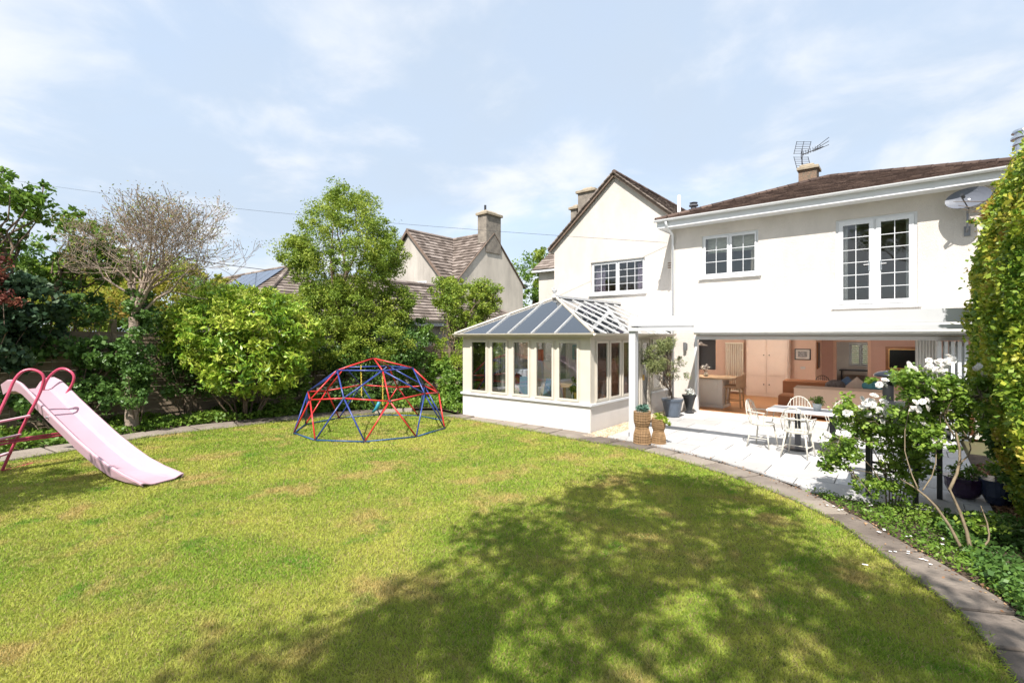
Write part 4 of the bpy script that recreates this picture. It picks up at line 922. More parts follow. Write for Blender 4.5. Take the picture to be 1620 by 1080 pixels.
def emi(name, s):
    m = bpy.data.materials.new(name); m.use_nodes = True; b = m.node_tree.nodes['Principled BSDF']; b.inputs['Emission Color'].default_value = (1, .82, .62, 1); b.inputs['Emission Strength'].default_value = s; return m
M_bulb = emi('warm_bulb', 4)
MB().ball((-4.93, 15.2, 1.88), .04, 12, 8).build('bulb', M_bulb, t, smooth=True); lit('bulb_light', 13, (-4.93, 15.2, 1.79), .06, t)
for x_, y_, lab in ((-3.6, 16.9, 'unseen round ceiling light added to brighten the kitchen in front of the tall cupboard'), (-6.4, 17.0, 'unseen round ceiling light added to brighten the far end of the kitchen'), (-.6, 17.9, 'lit round ceiling light in the living room before the television'), (-1.6, 22.5, 'unseen round ceiling light added to brighten the room beyond the doorway')):  # living room one inferred from a reflection, the others added unseen to brighten indoors
    c = thing('ceiling_light', lab, 'ceiling light', (x_, y_, 2.33), group='lit ceiling lights indoors'); MB().lathe([(.17, 0), (.18, .02), (.18, .066)], (x_, y_, 2.333), 24).build('housing', M_white, c); MB().lathe([(.001, 0), (.155, 0)], (x_, y_, 2.331), 24, cap=False).build('diffuser', M_bulb, c)
    lit('diffuser_light', 17 if y_ < 20 else 8, (x_, y_, 2.22), .12, c)
t = plant('flower_vase', 'small clear vase with white sprigs on the kitchen island', 'vase', -4.75, 15.1, .92, [(.05, 0), (.07, .05), (.05, .1), (.035, .13)], mat('ceramic', (.55, .52, .45), .3), [(-4.75, 15.1, 1.18, .14, .14, .10, 1)], .025, rndmat('blossom_white', [(.7, .68, .62), (.8, .78, .76)], .7), 60, .8)
t = thing('sofa', 'pale peach sofa seen from behind inside the folding doors', 'sofa', (-1.05, 14.75, .045)); M_sofa = mat('peach_upholstery', (.60, .42, .31), .9, .06, 4, .3, 60)
MB().bevbox(-2.30, .30, 14.30, 14.52, .12, .86, .05).build('backrest', M_sofa, t); MB().bevbox(-2.30, -2.08, 14.53, 15.25, .12, .66, .05).build('armrest', M_sofa, t); MB().bevbox(.08, .30, 14.53, 15.25, .12, .66, .05).build('armrest', M_sofa, t); MB().bevbox(-2.07, .07, 14.53, 15.25, .12, .46, .05).build('seat', M_sofa, t)
for a in (-2.25, .25):
    for b_ in (14.35, 15.2): MB().tube([(a, b_, .045), (a, b_, .12)], .02, 6).build('leg', M_black, t)
MB().beam((-2.32, 14.295, .80), (.32, 14.295, .80), .012, .012).build('piping', M_sofa, t)
t = thing('brown_sofa', 'rust brown sofa facing the doors behind the peach sofa', 'sofa', (-1.9, 16.6, .045)); M_rust = mat('rust_upholstery', (.36, .16, .08), .9, .08, 5)
MB().bevbox(-2.95, -.7, 16.5, 16.8, .1, .84, .06).build('backrest', M_rust, t); MB().bevbox(-2.95, -.7, 15.85, 16.49, .1, .45, .04).build('seat', M_rust, t)
for i, (x_, y_, m_, l_, rz_) in enumerate(((-1.45, 14.72, mat('grey_fluffy', (.16, .13, .12), .95, .4, 20, 1, 60), 'grey fluffy cushion above the sofa back', .2), (-1.0, 14.70, mat('pale_cushion', (.55, .42, .34), .9), 'pale pointed cushion above the sofa back', .8), (-.72, 14.68, M_teal, 'teal cushion above the sofa back', .6), (-1.22, 14.78, mat('blue_cushion', (.10, .15, .24), .9), 'blue cushion between grey and pale cushions', .7))):
    t = thing('cushion', l_, 'cushion', (x_, y_, .78), group='cushions on the sofa'); mb = MB(); s = .19; c0_ = Vector((x_, y_, .86)); ca, sa = math.cos(rz_), math.sin(rz_)
    if i == 0: mb.ball((x_, y_, .86), .23, 12, 8, (1, .5, .75))
    else: mb.add([c0_+Vector((ca*a-sa*b_, 0, sa*a+ca*b_)) for a, b_ in ((-s, -s), (s, -s), (s, s), (-s, s))]+[c0_+Vector((0, -.09, 0)), c0_+Vector((0, .09, 0))], [(0, 1, 4), (1, 2, 4), (2, 3, 4), (3, 0, 4), (1, 0, 5), (2, 1, 5), (3, 2, 5), (0, 3, 5)])
    mb.build('cover', m_, t, smooth=(i == 0))
t = thing('dark_desk', 'dark desk under the shuttered window beyond the doorway', 'desk', (-1.5, 23.9, .045)); MB().bevbox(-2.2, -.9, 23.6, 24.3, .74, .79).build('top', M_black, t)
for a in (-2.15, -.98): MB().box(a, a+.04, 23.65, 24.25, .045, .738).build('leg', M_black, t)
# ------------------------------------------------------------------ patio furniture
M_chw = mat('worn_white_paint', (.56, .53, .46), .6, .18, 9, .2, 60)
def windsor(name, label, m, group):
    t = thing(name, label, 'chair', (0, 0, 0), group=group)
    mb = MB(); n = 16; rim = [(.21*math.cos(2*math.pi*i/n)*(1.0), .20*math.sin(2*math.pi*i/n)) for i in range(n)]; mb.add([(x, y, .42) for x, y in rim]+[(x*1.04, y*1.04, .445) for x, y in rim]+[(x*.9, y*.9, .452) for x, y in rim], [tuple(reversed(range(n)))]+[(i, (i+1) % n, n+(i+1) % n, n+i) for i in range(n)]+[(n+i, n+(i+1) % n, 2*n+(i+1) % n, 2*n+i) for i in range(n)]+[tuple(range(2*n, 3*n))])
    mb.build('seat', m, t)
    hoop = [(-.20, .14, .45)]+[(-.22*math.cos(math.pi*i/12), .17+.10*math.sin(math.pi*i/12), .45+.42*math.sin(math.pi*i/12)**.7) for i in range(1, 12)]+[(.20, .14, .45)]
    MB().tube(hoop, .0095, 6).build('back_hoop', m, t, smooth=True)
    arm = [(-.24, -.14, .66), (-.25, .0, .665), (-.23, .14, .67), (-.12, .23, .67), (0, .25, .67), (.12, .23, .67), (.23, .14, .67), (.25, 0, .665), (.24, -.14, .66)]
    MB().tube(arm, .011, 6).build('arm_rail', m, t, smooth=True)
    sp = MB().tube([(0, .17, .44), (0, .262, .865)], .0058, 5).mesh('spindle')
    for i in range(7):
        x = -.15+i*.05; o = link('spindle', sp, m, None); o.parent = t; o.location = (x, -abs(x)*.22, -abs(x)**2*1.9); 
    for s in (-1, 1):
        for j in range(2): MB().tube([(s*.185, -.10+j*.12, .44), (s*.245, -.12+j*.12, .66)], .0075, 5).build('arm_spindle', m, t)
        for f in (-1, 1): MB().tube([(s*.15, f*.14, .42), (s*.175, f*.165, .25), (s*.21, f*.20, 0)], [.012, .017, .009], 7).build('leg', m, t, smooth=True)
    mb = MB(); mb.tube([(-.18, -.17, .18), (-.18, .17, .18)], .008, 5); mb.tube([(.18, -.17, .18), (.18, .17, .18)], .008, 5); mb.tube([(-.18, 0, .18), (.18, 0, .18)], .008, 5); mb.build('stretcher', m, t)
    return t
GRP = 'worn white spindle back chairs around the patio table'
c1 = windsor('garden_chair', 'worn white spindle back chair at the left end of the patio table', M_chw, GRP)
spots = [(-2.16, 10.18, R(80), None), (-1.50, 9.72, R(172), 'worn white spindle back chair on the near side of the patio table'), (-1.70, 11.05, R(5), 'worn white spindle back chair behind the patio table left of the herb pot'), (-1.0, 11.0, R(-12), 'worn white spindle back chair behind the patio table half hidden by the roses')]
for i, (x, y, rz, l) in enumerate(spots):
    o = c1 if i == 0 else copy_tree(c1); o.location = (x, y, .041); o.rotation_euler.z = rz
    if l: o['label'] = l
bc = copy_tree(c1); bc.name = 'dining_chair'; bc.location = (-2.02, 17.5, .046); bc.rotation_euler.z = R(15); bc['label'] = 'black hoop backed chair indoors beside the pink corner'; del bc['group']
for ch in bc.children:
    ch.data = ch.data.copy(); ch.data.materials[0] = M_black
for ch in bc.children: pass
t = thing('patio_table', 'white topped rectangular patio table on two black pedestals', 'table', (-1.33, 10.35, .041)); M_ttop = mat('grey_white_tabletop', (.60, .60, .60), .35, .04, 3)
MB().bevbox(-2.06, -.62, 10.0, 10.72, .745, .775, .006).build('tabletop', M_ttop, t)
for x_ in (-1.60, -1.06):
    pdl = MB(); pdl.box(x_-.045, x_+.045, 10.32, 10.41, .075, .73); pdl.bevbox(x_-.22, x_+.22, 10.2, 10.5, .725, .744, .004); p_ = pdl.build('pedestal', M_black, t); MB().lathe([(.23, 0), (.235, .012), (.20, .025), (.05, .04)], (x_, 10.36, .042), 26).build('base', M_black, p_)
plant('herb_pot', 'small green herb in a white pot standing on the patio table', 'plant', -1.30, 10.40, .776, [(.055, 0), (.075, .11), (.082, .125), (.07, .125)], mat('white_enamel', (.55, .56, .57), .4), [(-1.30, 10.40, .95, .13, .13, .07, 1)], .035, M_leafA, 420, .4)
# outdoor oven on its stand
t = thing('outdoor_oven', 'black outdoor oven on a black legged stand with capped chimney behind the roses', 'oven', (-.1, 8.12, .041))
for x_, y_ in ((-.42, 7.92), (.06, 7.86), (-.42, 8.32), (.30, 8.32)): MB().box(x_-.028, x_+.028, y_-.028, y_+.028, .042, .90).build('leg', M_black, t)
mb = MB(); mb.beam((-.42, 7.92, .40), (.06, 7.86, .40), .025, .03); mb.beam((.06, 7.86, .40), (.30, 8.32, .40), .025, .03); mb.beam((-.42, 8.32, .40), (.30, 8.32, .40), .025, .03); mb.build('stretcher', M_black, t)
MB().bevbox(-.50, .38, 7.82, 8.42, .902, .94, .006).build('shelf', M_black, t)
MB().lathe([(.26, 0), (.28, .05), (.27, .16), (.20, .27), (.08, .33)], (-.12, 8.12, .942), 24).build('oven_dome', M_black, t, smooth=True)
ch_ = MB().lathe([(.062, 0), (.062, .44)], (-.22, 8.2, 1.16), 20).build('chimney', M_black, t, smooth=False); MB().lathe([(.15, 0), (.158, .012), (.15, .035), (.11, .062), (.02, .082)], (-.22, 8.2, 1.585), 26).build('cowl', mat('dark_steel', (.06, .065, .08), .28, .1, 5, metal=.7), ch_, smooth=True)
# ------------------------------------------------------------------ pots and planters
ot = plant('olive_tree', 'young olive tree in a large slate blue glazed pot by the conservatory', 'tree', -4.78, 12.50, .041, [(.17, 0), (.19, .03), (.245, .36), (.262, .40), (.275, .43), (.275, .47), (.24, .47)], mat('slate_blue_glaze', (.085, .105, .135), .3, .2, 4), None, .05, M_leafS, 0)
mb = MB(); b0 = Vector((-4.78, 12.5, .45)); tp = limb(mb, b0, b0+Vector((-.10, .02, .75)), .022, .014, .06, 5, 7)
C, P, ti = clump_cloud([(-5.08, 12.2, 1.55, .36, .40, .42, 3), (-4.66, 12.55, 1.30, .34, .35, .36, 1.0), (-4.95, 12.3, 1.90, .30, .28, .20, 1.2)], 100, .13, 60, .2)
for i in range(0, 100, 2): limb(mb, tp[random.choice([2, 3, 4, 5])], C[i], .008, .003, .10, 4, 4)
mb.build('trunk', M_bark, ot, smooth=True); leaves('crown', P, .056, M_leafS, ot, aspect=.28, tint=ti, kind='stuff')
bp_ = thing('black_urn', 'dark urn with small white flowers beside the slate blue pot', 'planter', (-4.64, 13.35, .041)); MB().lathe([(.12, 0), (.13, .03), (.07, .08), (.10, .2), (.16, .42), (.19, .46), (.19, .50), (.15, .50)], (-4.64, 13.35, .041), 20).build('urn', M_black, bp_)
C, P, ti = clump_cloud([(-4.64, 13.35, .62, .14, .14, .09, 1)], 8, .06, 30, .3); leaves('flowers', P, .035, rndmat('urn_flowers', [(.10, .2, .05), (.7, .7, .68), (.75, .74, .72)], .6), bp_, aspect=.8, tint=ti, kind='stuff')
M_wick = mat('wicker_brown', (.30, .185, .09), .8, .3, 14, .3, 60)
def basket(x, y, h, r, lab, cr, lm, ls, asp):
    t = thing('wicker_planter', lab, 'planter', (x, y, .041), group='hourglass wicker planters by the pergola post'); wa = MB(); n = 30
    prof = lambda f: r*(1-.26*math.exp(-((f-.48)/.13)**2))*(1.0+.06*(1-f))
    for i in range(n):
        a = 2*math.pi*i/n; wa.tube([(x+prof(k/8)*math.cos(a), y+prof(k/8)*math.sin(a), .042+h*k/8) for k in range(9)], .007, 4)
    wa.build('cane', M_wick, t, kind='stuff'); wb = MB()
    for k in range(13):
        f = .02+k/12*.96; rr_ = prof(f)+.004; wb.tube([(x+rr_*math.cos(2*math.pi*i/20+k), y+rr_*math.sin(2*math.pi*i/20+k), .042+h*f+random.uniform(-.004, .004)) for i in range(21)], .008 if k in (0, 6, 12) else .005, 4)
    wb.build('band', M_wick, t, kind='stuff')
    MB().lathe([(prof(0)*.93, .0)]+[(prof(k/8)*.93, h*k/8) for k in range(1, 8)]+[(prof(1)*.93, h*.93)], (x, y, .042), 18).build('liner', mat('liner_brown', (.16, .10, .055), .9, .3, 12), t)
    C, P, ti = clump_cloud(cr, 12, cr[0][3]*.4, 30, .3); leaves('leaves', P, ls, lm, t, aspect=asp, tint=ti, kind='stuff')
basket(-4.05, 9.02, .62, .155, 'taller hourglass wicker planter with blue green succulent, nearest the pergola post', [(-4.05, 9.02, .72, .12, .12, .07, 1)], rndmat('leaf_blue_green', [(.07, .15, .11), (.13, .23, .17)], .5), .09, .22)
basket(-3.80, 9.22, .48, .125, 'shorter hourglass wicker planter with trailing yellow green plant', [(-3.80, 9.22, .56, .14, .14, .07, 2), (-3.66, 9.20, .48, .10, .10, .10, 1)], M_leafL, .045, .6)
plant('purple_pot', 'rounded purple glazed pot with small leafy plants on the right of the patio', 'planter', .55, 8.62, .041, [(.10, 0), (.15, .04), (.195, .14), (.20, .22), (.21, .25), (.215, .265), (.19, .265)], mat('purple_glaze', (.045, .022, .06), .18, .3, 5, spec=.6), [(.55, 8.62, .36, .17, .17, .09, 1)], .04, M_leafA, 500, .6)
plant('blue_pot', 'dark blue glazed pot half behind the hedge beside the purple pot', 'planter', .86, 8.55, .041, [(.11, 0), (.16, .1), (.18, .26), (.19, .3), (.165, .3)], mat('navy_glaze', (.03, .04, .075), .25, .3, 5, spec=.6), [(.86, 8.55, .42, .15, .15, .1, 1)], .045, M_leafA, 360, .6)
# ------------------------------------------------------------------ geodesic climbing dome
DCx, DCy = W(-3.22, 11.40); RR, HZ = 1.70, 1.58
dm = thing('climbing_dome', 'red and blue metal geodesic climbing dome standing on the lawn', 'climbing frame', (DCx, DCy, 0))
M_red = mat('red_bar_paint', (.50, .025, .025), .35, .12, 6, spec=.5); M_blue = mat('blue_bar_paint', (.028, .05, .22), .35, .12, 6, spec=.5)
def dv(polar, az):  # az measured from the direction towards the camera, turning right
    L = math.sin(az)*math.sin(polar)*RR; D = -math.cos(az)*math.sin(polar)*RR; x, y = W(L, D); return Vector((DCx+x, DCy+y, .03+HZ*math.cos(polar)))
top = dv(0, 0); r1 = [dv(R(31.7), R(28+72*i)) for i in range(5)]; rA = [dv(R(61.5), R(28+72*i)) for i in range(5)]; rB = [dv(R(58.3), R(28+36+72*i)) for i in range(5)]; bs = [dv(R(90), R(28+18+36*i)) for i in range(10)]
E = []
for i in range(5):
    E += [(top, r1[i], 'r'), (r1[i], r1[(i+1) % 5], 'b'), (r1[i], rA[i], 'r'), (r1[i], rB[i], 'b'), (r1[(i+1) % 5], rB[i], 'b'), (rA[i], rB[i], 'r'), (rB[i], rA[(i+1) % 5], 'r')]
    E += [(rA[i], bs[(2*i-1) % 10], 'r'), (rA[i], bs[2*i], 'r'), (rB[i], bs[2*i], 'b'), (rB[i], bs[2*i+1], 'b')]
for i in range(10): E.append((bs[i], bs[(i+1) % 10], 'n'))
M_bluedk = mat('teal_blue_bar_paint', (.02, .07, .17), .4, .12, 6)
for a, b_, c in E: MB().tube([a, b_], .0165, 8).build({'r': 'red_bar', 'b': 'blue_bar', 'n': 'base_bar'}[c], {'r': M_red, 'b': M_blue, 'n': M_bluedk}[c], dm, smooth=True)
for p in [top]+r1+rA+rB+bs:
    q = p-Vector((DCx, DCy, -.3)); q.normalize(); MB().tube([p-q*.012, p+q*.014], .034, 10).build('joint', mat('dark_joint', (.035, .035, .05), .4, metal=.4), dm)
sw = thing('trapeze_swing', 'small teal seat swing hanging on two yellow chains inside the climbing dome', 'swing', (DCx, DCy, .55))
M_yel = mat('yellow_plastic_chain', (.62, .42, .015), .4, .05); pc = [(r1[4].lerp(r1[0], .60)), (r1[0]+Vector((-.02, .02, -.02)))]
pa = r1[0].lerp(r1[4], .95); pb_ = PD(571, 577, 10.7)
pts = [(pb_, PD(572, 626, 10.7)), (Vector(r1[0])-Vector((0, 0, .03)), Vector((r1[0].x, r1[0].y, .62)))]
for a, b_ in pts:
    mb = MB(); n = 18
    for i in range(n):
        p = a.lerp(b_, i/n); q = a.lerp(b_, (i+1.25)/n); s = Vector((.012, 0, 0)) if i % 2 else Vector((0, .012, 0)); mb.tube([p, p+s*1.0+(q-p)*.25, p+s+(q-p)*.75, q, q-s-(q-p)*.25, q-s-(q-p)*.75, p], .0045, 4)
    mb.build('chain', M_yel, sw)
p = pts[1][1]; q = pts[0][1]+Vector((.0, 0, -.0)); M_seat = mat('teal_plastic', (.03, .22, .30), .4)
s1 = PD(600, 636, 10.5); s2 = PD(589, 652, 10.6); mb = MB(); mb.tube([p, s1], .006, 5); mb.tube([q, q.lerp(s2, .3)], .006, 5); mb.build('hanger', mat('lead_grey', (.12, .12, .13)), sw)
mb = MB(); mid = (s1+s2)/2+Vector((.02, 0, -.03)); mb.tube([s1, mid, s2], [.035, .04, .02], 8); mb.build('seat', M_seat, sw, smooth=True)
# ------------------------------------------------------------------ slide
sdn = thing('slide', 'pale pink chute slide with raspberry tube handles and steps at the left of the lawn', 'slide', (*W(-7.0, 8.0), 0))
M_pink = mat('pale_pink_plastic', (.46, .30, .345), .38, .04, 2, spec=.5); M_rasp = mat('raspberry_metal', (.46, .055, .11), .32, .08, 6, spec=.5)
A = Vector((*W(-8.55, 8.62), 1.22)); Bp = Vector((*W(-5.02, 7.05), .0)); hd = Vector((Bp.x-A.x, Bp.y-A.y, 0)); Ls = hd.length; hd.normalize(); sd_ = Vector((-hd.y, hd.x, 0))
prof = [(-.10, 1.13), (.05, 1.20), (.25, 1.215), (.42, 1.17), (.60, 1.07), (.9, .885), (1.3, .655), (1.8, .38), (2.2, .19), (2.5, .085), (2.8, .055), (3.05, .05), (3.15, .04)]
sc_ = Ls/3.15; hw = .25; cs_ = [(-hw-.005, .0), (-hw-.035, .165), (-hw-.012, .18), (-hw+.01, .165), (-hw+.085, .025), (-.12, .0), (.12, .0), (hw-.085, .025), (hw-.01, .165), (hw+.012, .18), (hw+.035, .165), (hw+.005, .0)]
vs = []; nc = len(cs_)
for i, (s, z) in enumerate(prof):
    f = 1.0 if s < 2.4 else max(.22, 1-(s-2.4)/.75*.8); wide = 1 if s < 2.6 else (1+.05*(s-2.6))
    for a, h in cs_: vs.append(Vector((A.x, A.y, 0))+hd*s*sc_+sd_*a*wide+Vector((0, 0, z+h*f)))
off = len(vs); vs += [p+Vector((0, 0, -.016))-(sd_*.0) for p in vs]
F = []
for i in range(len(prof)-1):
    for j in range(nc-1): a = i*nc+j; F += [(a, a+1, a+nc+1, a+nc), (off+a, off+a+nc, off+a+nc+1, off+a+1)]
    for j in (0, nc-1): a = i*nc+j; F.append((a, a+nc, off+a+nc, off+a))
for i in (0, len(prof)-1):
    for j in range(nc-1): a = i*nc+j; F.append((a, a+1, off+a+1, off+a))
mb = MB().add(vs, F); ch = mb.build('chute', M_pink, sdn, smooth=False); 
sb = ch.modifiers.new('b', 'BEVEL'); sb.width = .005; sb.segments = 2; sb.limit_method = 'ANGLE'
bo = PD(111, 687, 7.92); 
def arc(pts, r, m, name):
    P = [Vector(p) for p in pts]
    for _ in range(2):
        o = [P[0]]
        for a, b_ in zip(P, P[1:]): o += [a*.75+b_*.25, a*.25+b_*.75]
        P = o+[P[-1]]
    return MB().tube(P, r, 10).build(name, m, sdn, smooth=True)
arc([PD(-62, 800, 7.2), PD(-20, 690, 7.4), PD(10, 630, 7.6), PD(26, 592, 7.7), PD(48, 582, 7.8), PD(71, 592, 7.85), PD(67, 612, 7.85), PD(58, 633, 7.8), PD(43, 660, 7.76), PD(20, 707, 7.72), PD(3, 745, 7.70)], .021, M_rasp, 'near_rail')
arc([PD(66, 634, 8.5), PD(67, 625, 8.5), PD(69, 611, 8.5), PD(78, 594, 8.5), PD(97, 580, 8.5), PD(117, 590, 8.5), PD(117, 604, 8.5), PD(103, 626, 8.5)], .021, M_rasp, 'far_rail')
arc([PD(3, 745, 7.70), PD(27, 739, 7.93), PD(53, 732, 8.17)], .014, M_rasp, 'base_bar')
for (x0, y0, x1, y1) in ((-45, 676, 47, 657.5), (-50, 706, 32, 687), (-60, 738, 16, 716)):
    a = PD(x0, y0, 7.22); b_ = PD(x1, y1, 7.74); up = Vector((0, 0, 1)); MB().beam(a, b_, .09, .022).build('step', mat('rose_step', (.50, .16, .22), .5, .1), sdn); MB().beam(a+Vector((0, 0, .0125)), b_+Vector((0, 0, .0125)), .07, .004).build('tread', mat('pale_step', (.55, .42, .44), .6), sdn)
for dz in (0, 1): MB().tube([PD(-30, 703+dz*6, 7.35), PD(30, 694+dz*3.5, 7.75), PD(108, 683+dz*4, 8.1)], .018, 8).build('brace', M_rasp, sdn, smooth=True)
nb = Vector((A.x, A.y, 0))+hd*1.12*sc_-sd_*(hw+.03)+Vector((0, 0, .83)); MB().ball(nb, .022, 10, 6).build('bolt', mat('chrome', (.55,)*3, .25, metal=1), sdn)
# ------------------------------------------------------------------ fence, slats one by one
M_slat = mat('weathered_fence_wood', (.20, .145, .095), .9, .3, 2.5, .5, 30, col2=(.30, .235, .165), stretch=(1, .5, 7))
fn = thing('garden_fence', 'weathered brown horizontal slat fence behind the left border', 'fence', (-14.8, 4, 0))
sm_ = {}
for i in range(11):
    y0 = -2.0+i*1.7; hgt = 2.28 if y0 < 5 else 1.86
    MB().box(-14.86, -14.76, y0-.05, y0+.05, 0, hgt+(.25 if i % 2 == 1 and y0 < 5 else .03)).build('post', M_slat, fn)
    k = 0
    for j in range(int((hgt-.1)/.098)):
        z = .08+j*.098
        if 'm' not in sm_:
            mb = MB(); mb.box(0, .02, .055, 1.645, 0, .0955); sm_['m'] = mb.mesh('slat'); sm_['m'].materials.append(M_slat)
        if z < .45 and y0 > 8: continue
        o = bpy.data.objects.new('slat', sm_['m']); COL.objects.link(o); o.parent = fn; o.location = (-14.80+14.8+random.uniform(-.004, .004), y0-4, z+random.uniform(-.004, .004)); o.rotation_euler = (random.uniform(-.002, .002), -.12, 0)
# ------------------------------------------------------------------ neighbouring houses
nh = thing('neighbour_house', 'grey and cream rendered neighbouring house with two steep gables and weathered tiles', 'house', (-21, 20, 0))
MB().box(-26.4, -20.7, 19.1, 26, 0, 5.5).build('wall', M_grey, nh)
MB().box(-20.7, -20.0, 19.85, 25.8, 0, 5.5).build('end_wall', M_ren2, nh)
MB().prism([(-26.4, 5.5), (-20.7, 5.5), (-23.55, 8.35)], 19.1, 19.35, 'y').build('front_gable', M_grey, nh)
MB().prism([(19.85, 5.5), (25.8, 5.5), (22.82, 8.42)], -20.25, -20.0, 'x').build('side_gable', M_ren2, nh)
zr = 8.52; a45 = Vector((0, 1, 1)).normalized()
tiles((-27, 19.7, 5.40), (1, 0, 0), (0, 1, 1), [(0, 0), (7.02, 0), (7.02, 4.4), (0, 4.4)], .34, .30, M_tileg, nh, lift=.06)
tiles((-27, 25.95, 5.40), (1, 0, 0), (0, -1, 1), [(0, 0), (7.02, 0), (7.02, 4.4), (0, 4.4)], .34, .30, M_tileg, nh, lift=.06)
tiles((-20.48, 18.95, 5.45), (0, 1, 0), (-1, 0, 1), [(0, 0), (.8, 0), (3.87, 4.34), (0, 4.34)], .34, .30, M_tileg, nh, lift=.06)
tiles((-26.62, 18.95, 5.45), (0, 1, 0), (1, 0, 1), [(0, 0), (.8, 0), (3.87, 4.34), (0, 4.34)], .34, .30, M_tileg, nh, lift=.06)
ridge((-23.55, 18.95, 8.52), (-23.55, 22.8, 8.52), M_tileg, nh, .12, .45); ridge((-27, 22.82, 8.52), (-20.7, 22.82, 8.52), M_tileg, nh, .12, .45)
mb = MB(); mb.beam((-20.44, 18.93, 5.38), (-23.55, 18.93, 8.48), .06, .14); mb.beam((-26.66, 18.93, 5.38), (-23.55, 18.93, 8.48), .06, .14); mb.beam((-19.975, 25.98, 5.33), (-19.975, 22.82, 8.48), .045, .14, up=(1, 0, 0)); mb.beam((-19.975, 19.66, 5.33), (-19.975, 22.82, 8.48), .045, .14, up=(1, 0, 0)); mb.build('verge', mat('dark_verge', (.1, .06, .045)), nh)
mb = MB(); mb.box(-20.65, -19.93, 22.1, 23.45, 7.25, 9.55); st_ = mb.build('chimney', M_stack, nh)
mb = MB(); mb.bevbox(-20.75, -19.83, 22.0, 23.55, 9.55, 9.72, .04); mb.bevbox(-20.55, -20.03, 22.2, 23.3, 9.72, 9.86, .08); mb.build('cap', M_pot, st_); MB().lathe([(.07, 0), (.07, .35)], (-20.3, 22.4, 9.84), 10).build('cowl', M_black, st_)
window(nh, TY(19.1), -23.0, -21.9, 4.3, 5.35, 2, 1, 1, inset=-.05); window(nh, TY(19.1), -25.4, -24.2, 4.3, 5.35, 2, 1, 1, inset=-.05)
bg_ = thing('neighbour_bungalow', 'low bungalow with long weathered tiled roof just beyond the fence', 'bungalow', (-19, 16, 0))
MB().box(-22, -17.6, 9.3, 22, 0, 2.75).build('wall', M_grey, bg_)
RZb = 4.75; E0 = Vector((-17.25, 8.9, 2.87)); v = Vector((-2.35, 0, RZb-2.87)); vl = v.length
tiles(E0, (0, 1, 0), v, [(0, 0), (13.8, 0), (9.8, vl), (3.0, vl)], .34, .24, M_tileg, bg_, lift=.05)
p0 = Vector((-17.25, 22.7, 2.87)); p1 = Vector((-19.6, 18.7, RZb)); p2 = Vector((-22, 22.7, 2.87)); roof_tri(p0, p2, p1, .34, .3, M_tileg, bg_)
tiles((-22, 8.9, 2.87), (0, 1, 0), (2.4, 0, RZb-2.87), [(0, 0), (13.8, 0), (9.8, 3.05), (3.0, 3.05)], .34, .3, M_tileg, bg_)
roof_tri(Vector((-17.25, 8.9, 2.87)), Vector((-22, 8.9, 2.87)), Vector((-19.6, 11.9, RZb)), .34, .3, M_tileg, bg_)
ridge((-19.6, 11.9, RZb+.04), p1+Vector((0, 0, .04)), M_tileg, bg_, .11, .42); ridge(p0+Vector((0, 0, .03)), p1+Vector((0, 0, .03)), M_tileg, bg_, .11, .42)
gutter('gutter', (-17.2, 9.0, 2.86), (-17.2, 22.6, 2.86), mat('cream_gutter', (.50, .46, .38), .6), bg_, .07)
MB().box(-17.30, -17.27, 9.0, 22.6, 2.60, 2.80).build('fascia', mat('pale_grey_paint', (.5, .52, .55), .6), bg_)
window(bg_, TX(-17.6), 14.0, 15.4, 1.5, 2.5, 2, 1, 1, inset=-.05)
sb_ = thing('solar_bungalow', 'tiled bungalow roof carrying dark solar panels beyond the trees', 'bungalow', (-27, 12, 0))
MB().box(-36, -24.0, 10.6, 16, 0, 3.3).build('wall', M_grey, sb_)
q0 = Vector((-36.5, 10.0, 3.4)); v = Vector((0, 3.2, 2.5)); vl = v.length; q1 = Vector((-23.3, 10.0, 3.4)); q2 = Vector((-26.4, 13.2, 5.9))
tiles(q0, (1, 0, 0), v, [(0, 0), (13.2, 0), (10.1, vl), (0, vl)], .34, .26, M_tileg, sb_, lift=.05); roof_tri(q1, Vector((-23.3, 16.4, 3.4)), q2, .34, .26, M_tileg, sb_, lift=.05)
tiles((-36.5, 16.4, 3.4), (1, 0, 0), (0, -3.2, 2.5), [(0, 0), (13.2, 0), (10.1, vl), (0, vl)], .34, .3, M_tileg, sb_)
ridge((-36.5, 13.2, 5.94), q2+Vector((0, 0, .04)), M_tileg, sb_, .11, .42); ridge(q1+Vector((0, 0, .04)), q2+Vector((0, 0, .04)), M_tileg, sb_, .11, .42)
vn = v.normalized(); nn = Vector((1, 0, 0)).cross(vn)
for i in range(5):
    x1 = -26.75-i*1.07; pp = q0+vn*(vl-2.1); c = [Vector((x1-1.03, pp.y, pp.z))+nn*.10, Vector((x1, pp.y, pp.z))+nn*.10, Vector((x1, pp.y, pp.z))+nn*.10+vn*1.95, Vector((x1-1.03, pp.y, pp.z))+nn*.10+vn*1.95]
    MB().add(c+[p-nn*.04 for p in c], [(0, 1, 2, 3), (7, 6, 5, 4), (0, 4, 5, 1), (1, 5, 6, 2), (2, 6, 7, 3), (3, 7, 4, 0)]).build('solar_panel', mat('solar_glass', (.03, .04, .07), .15, .1, 3, spec=.9, coat=.6), sb_)
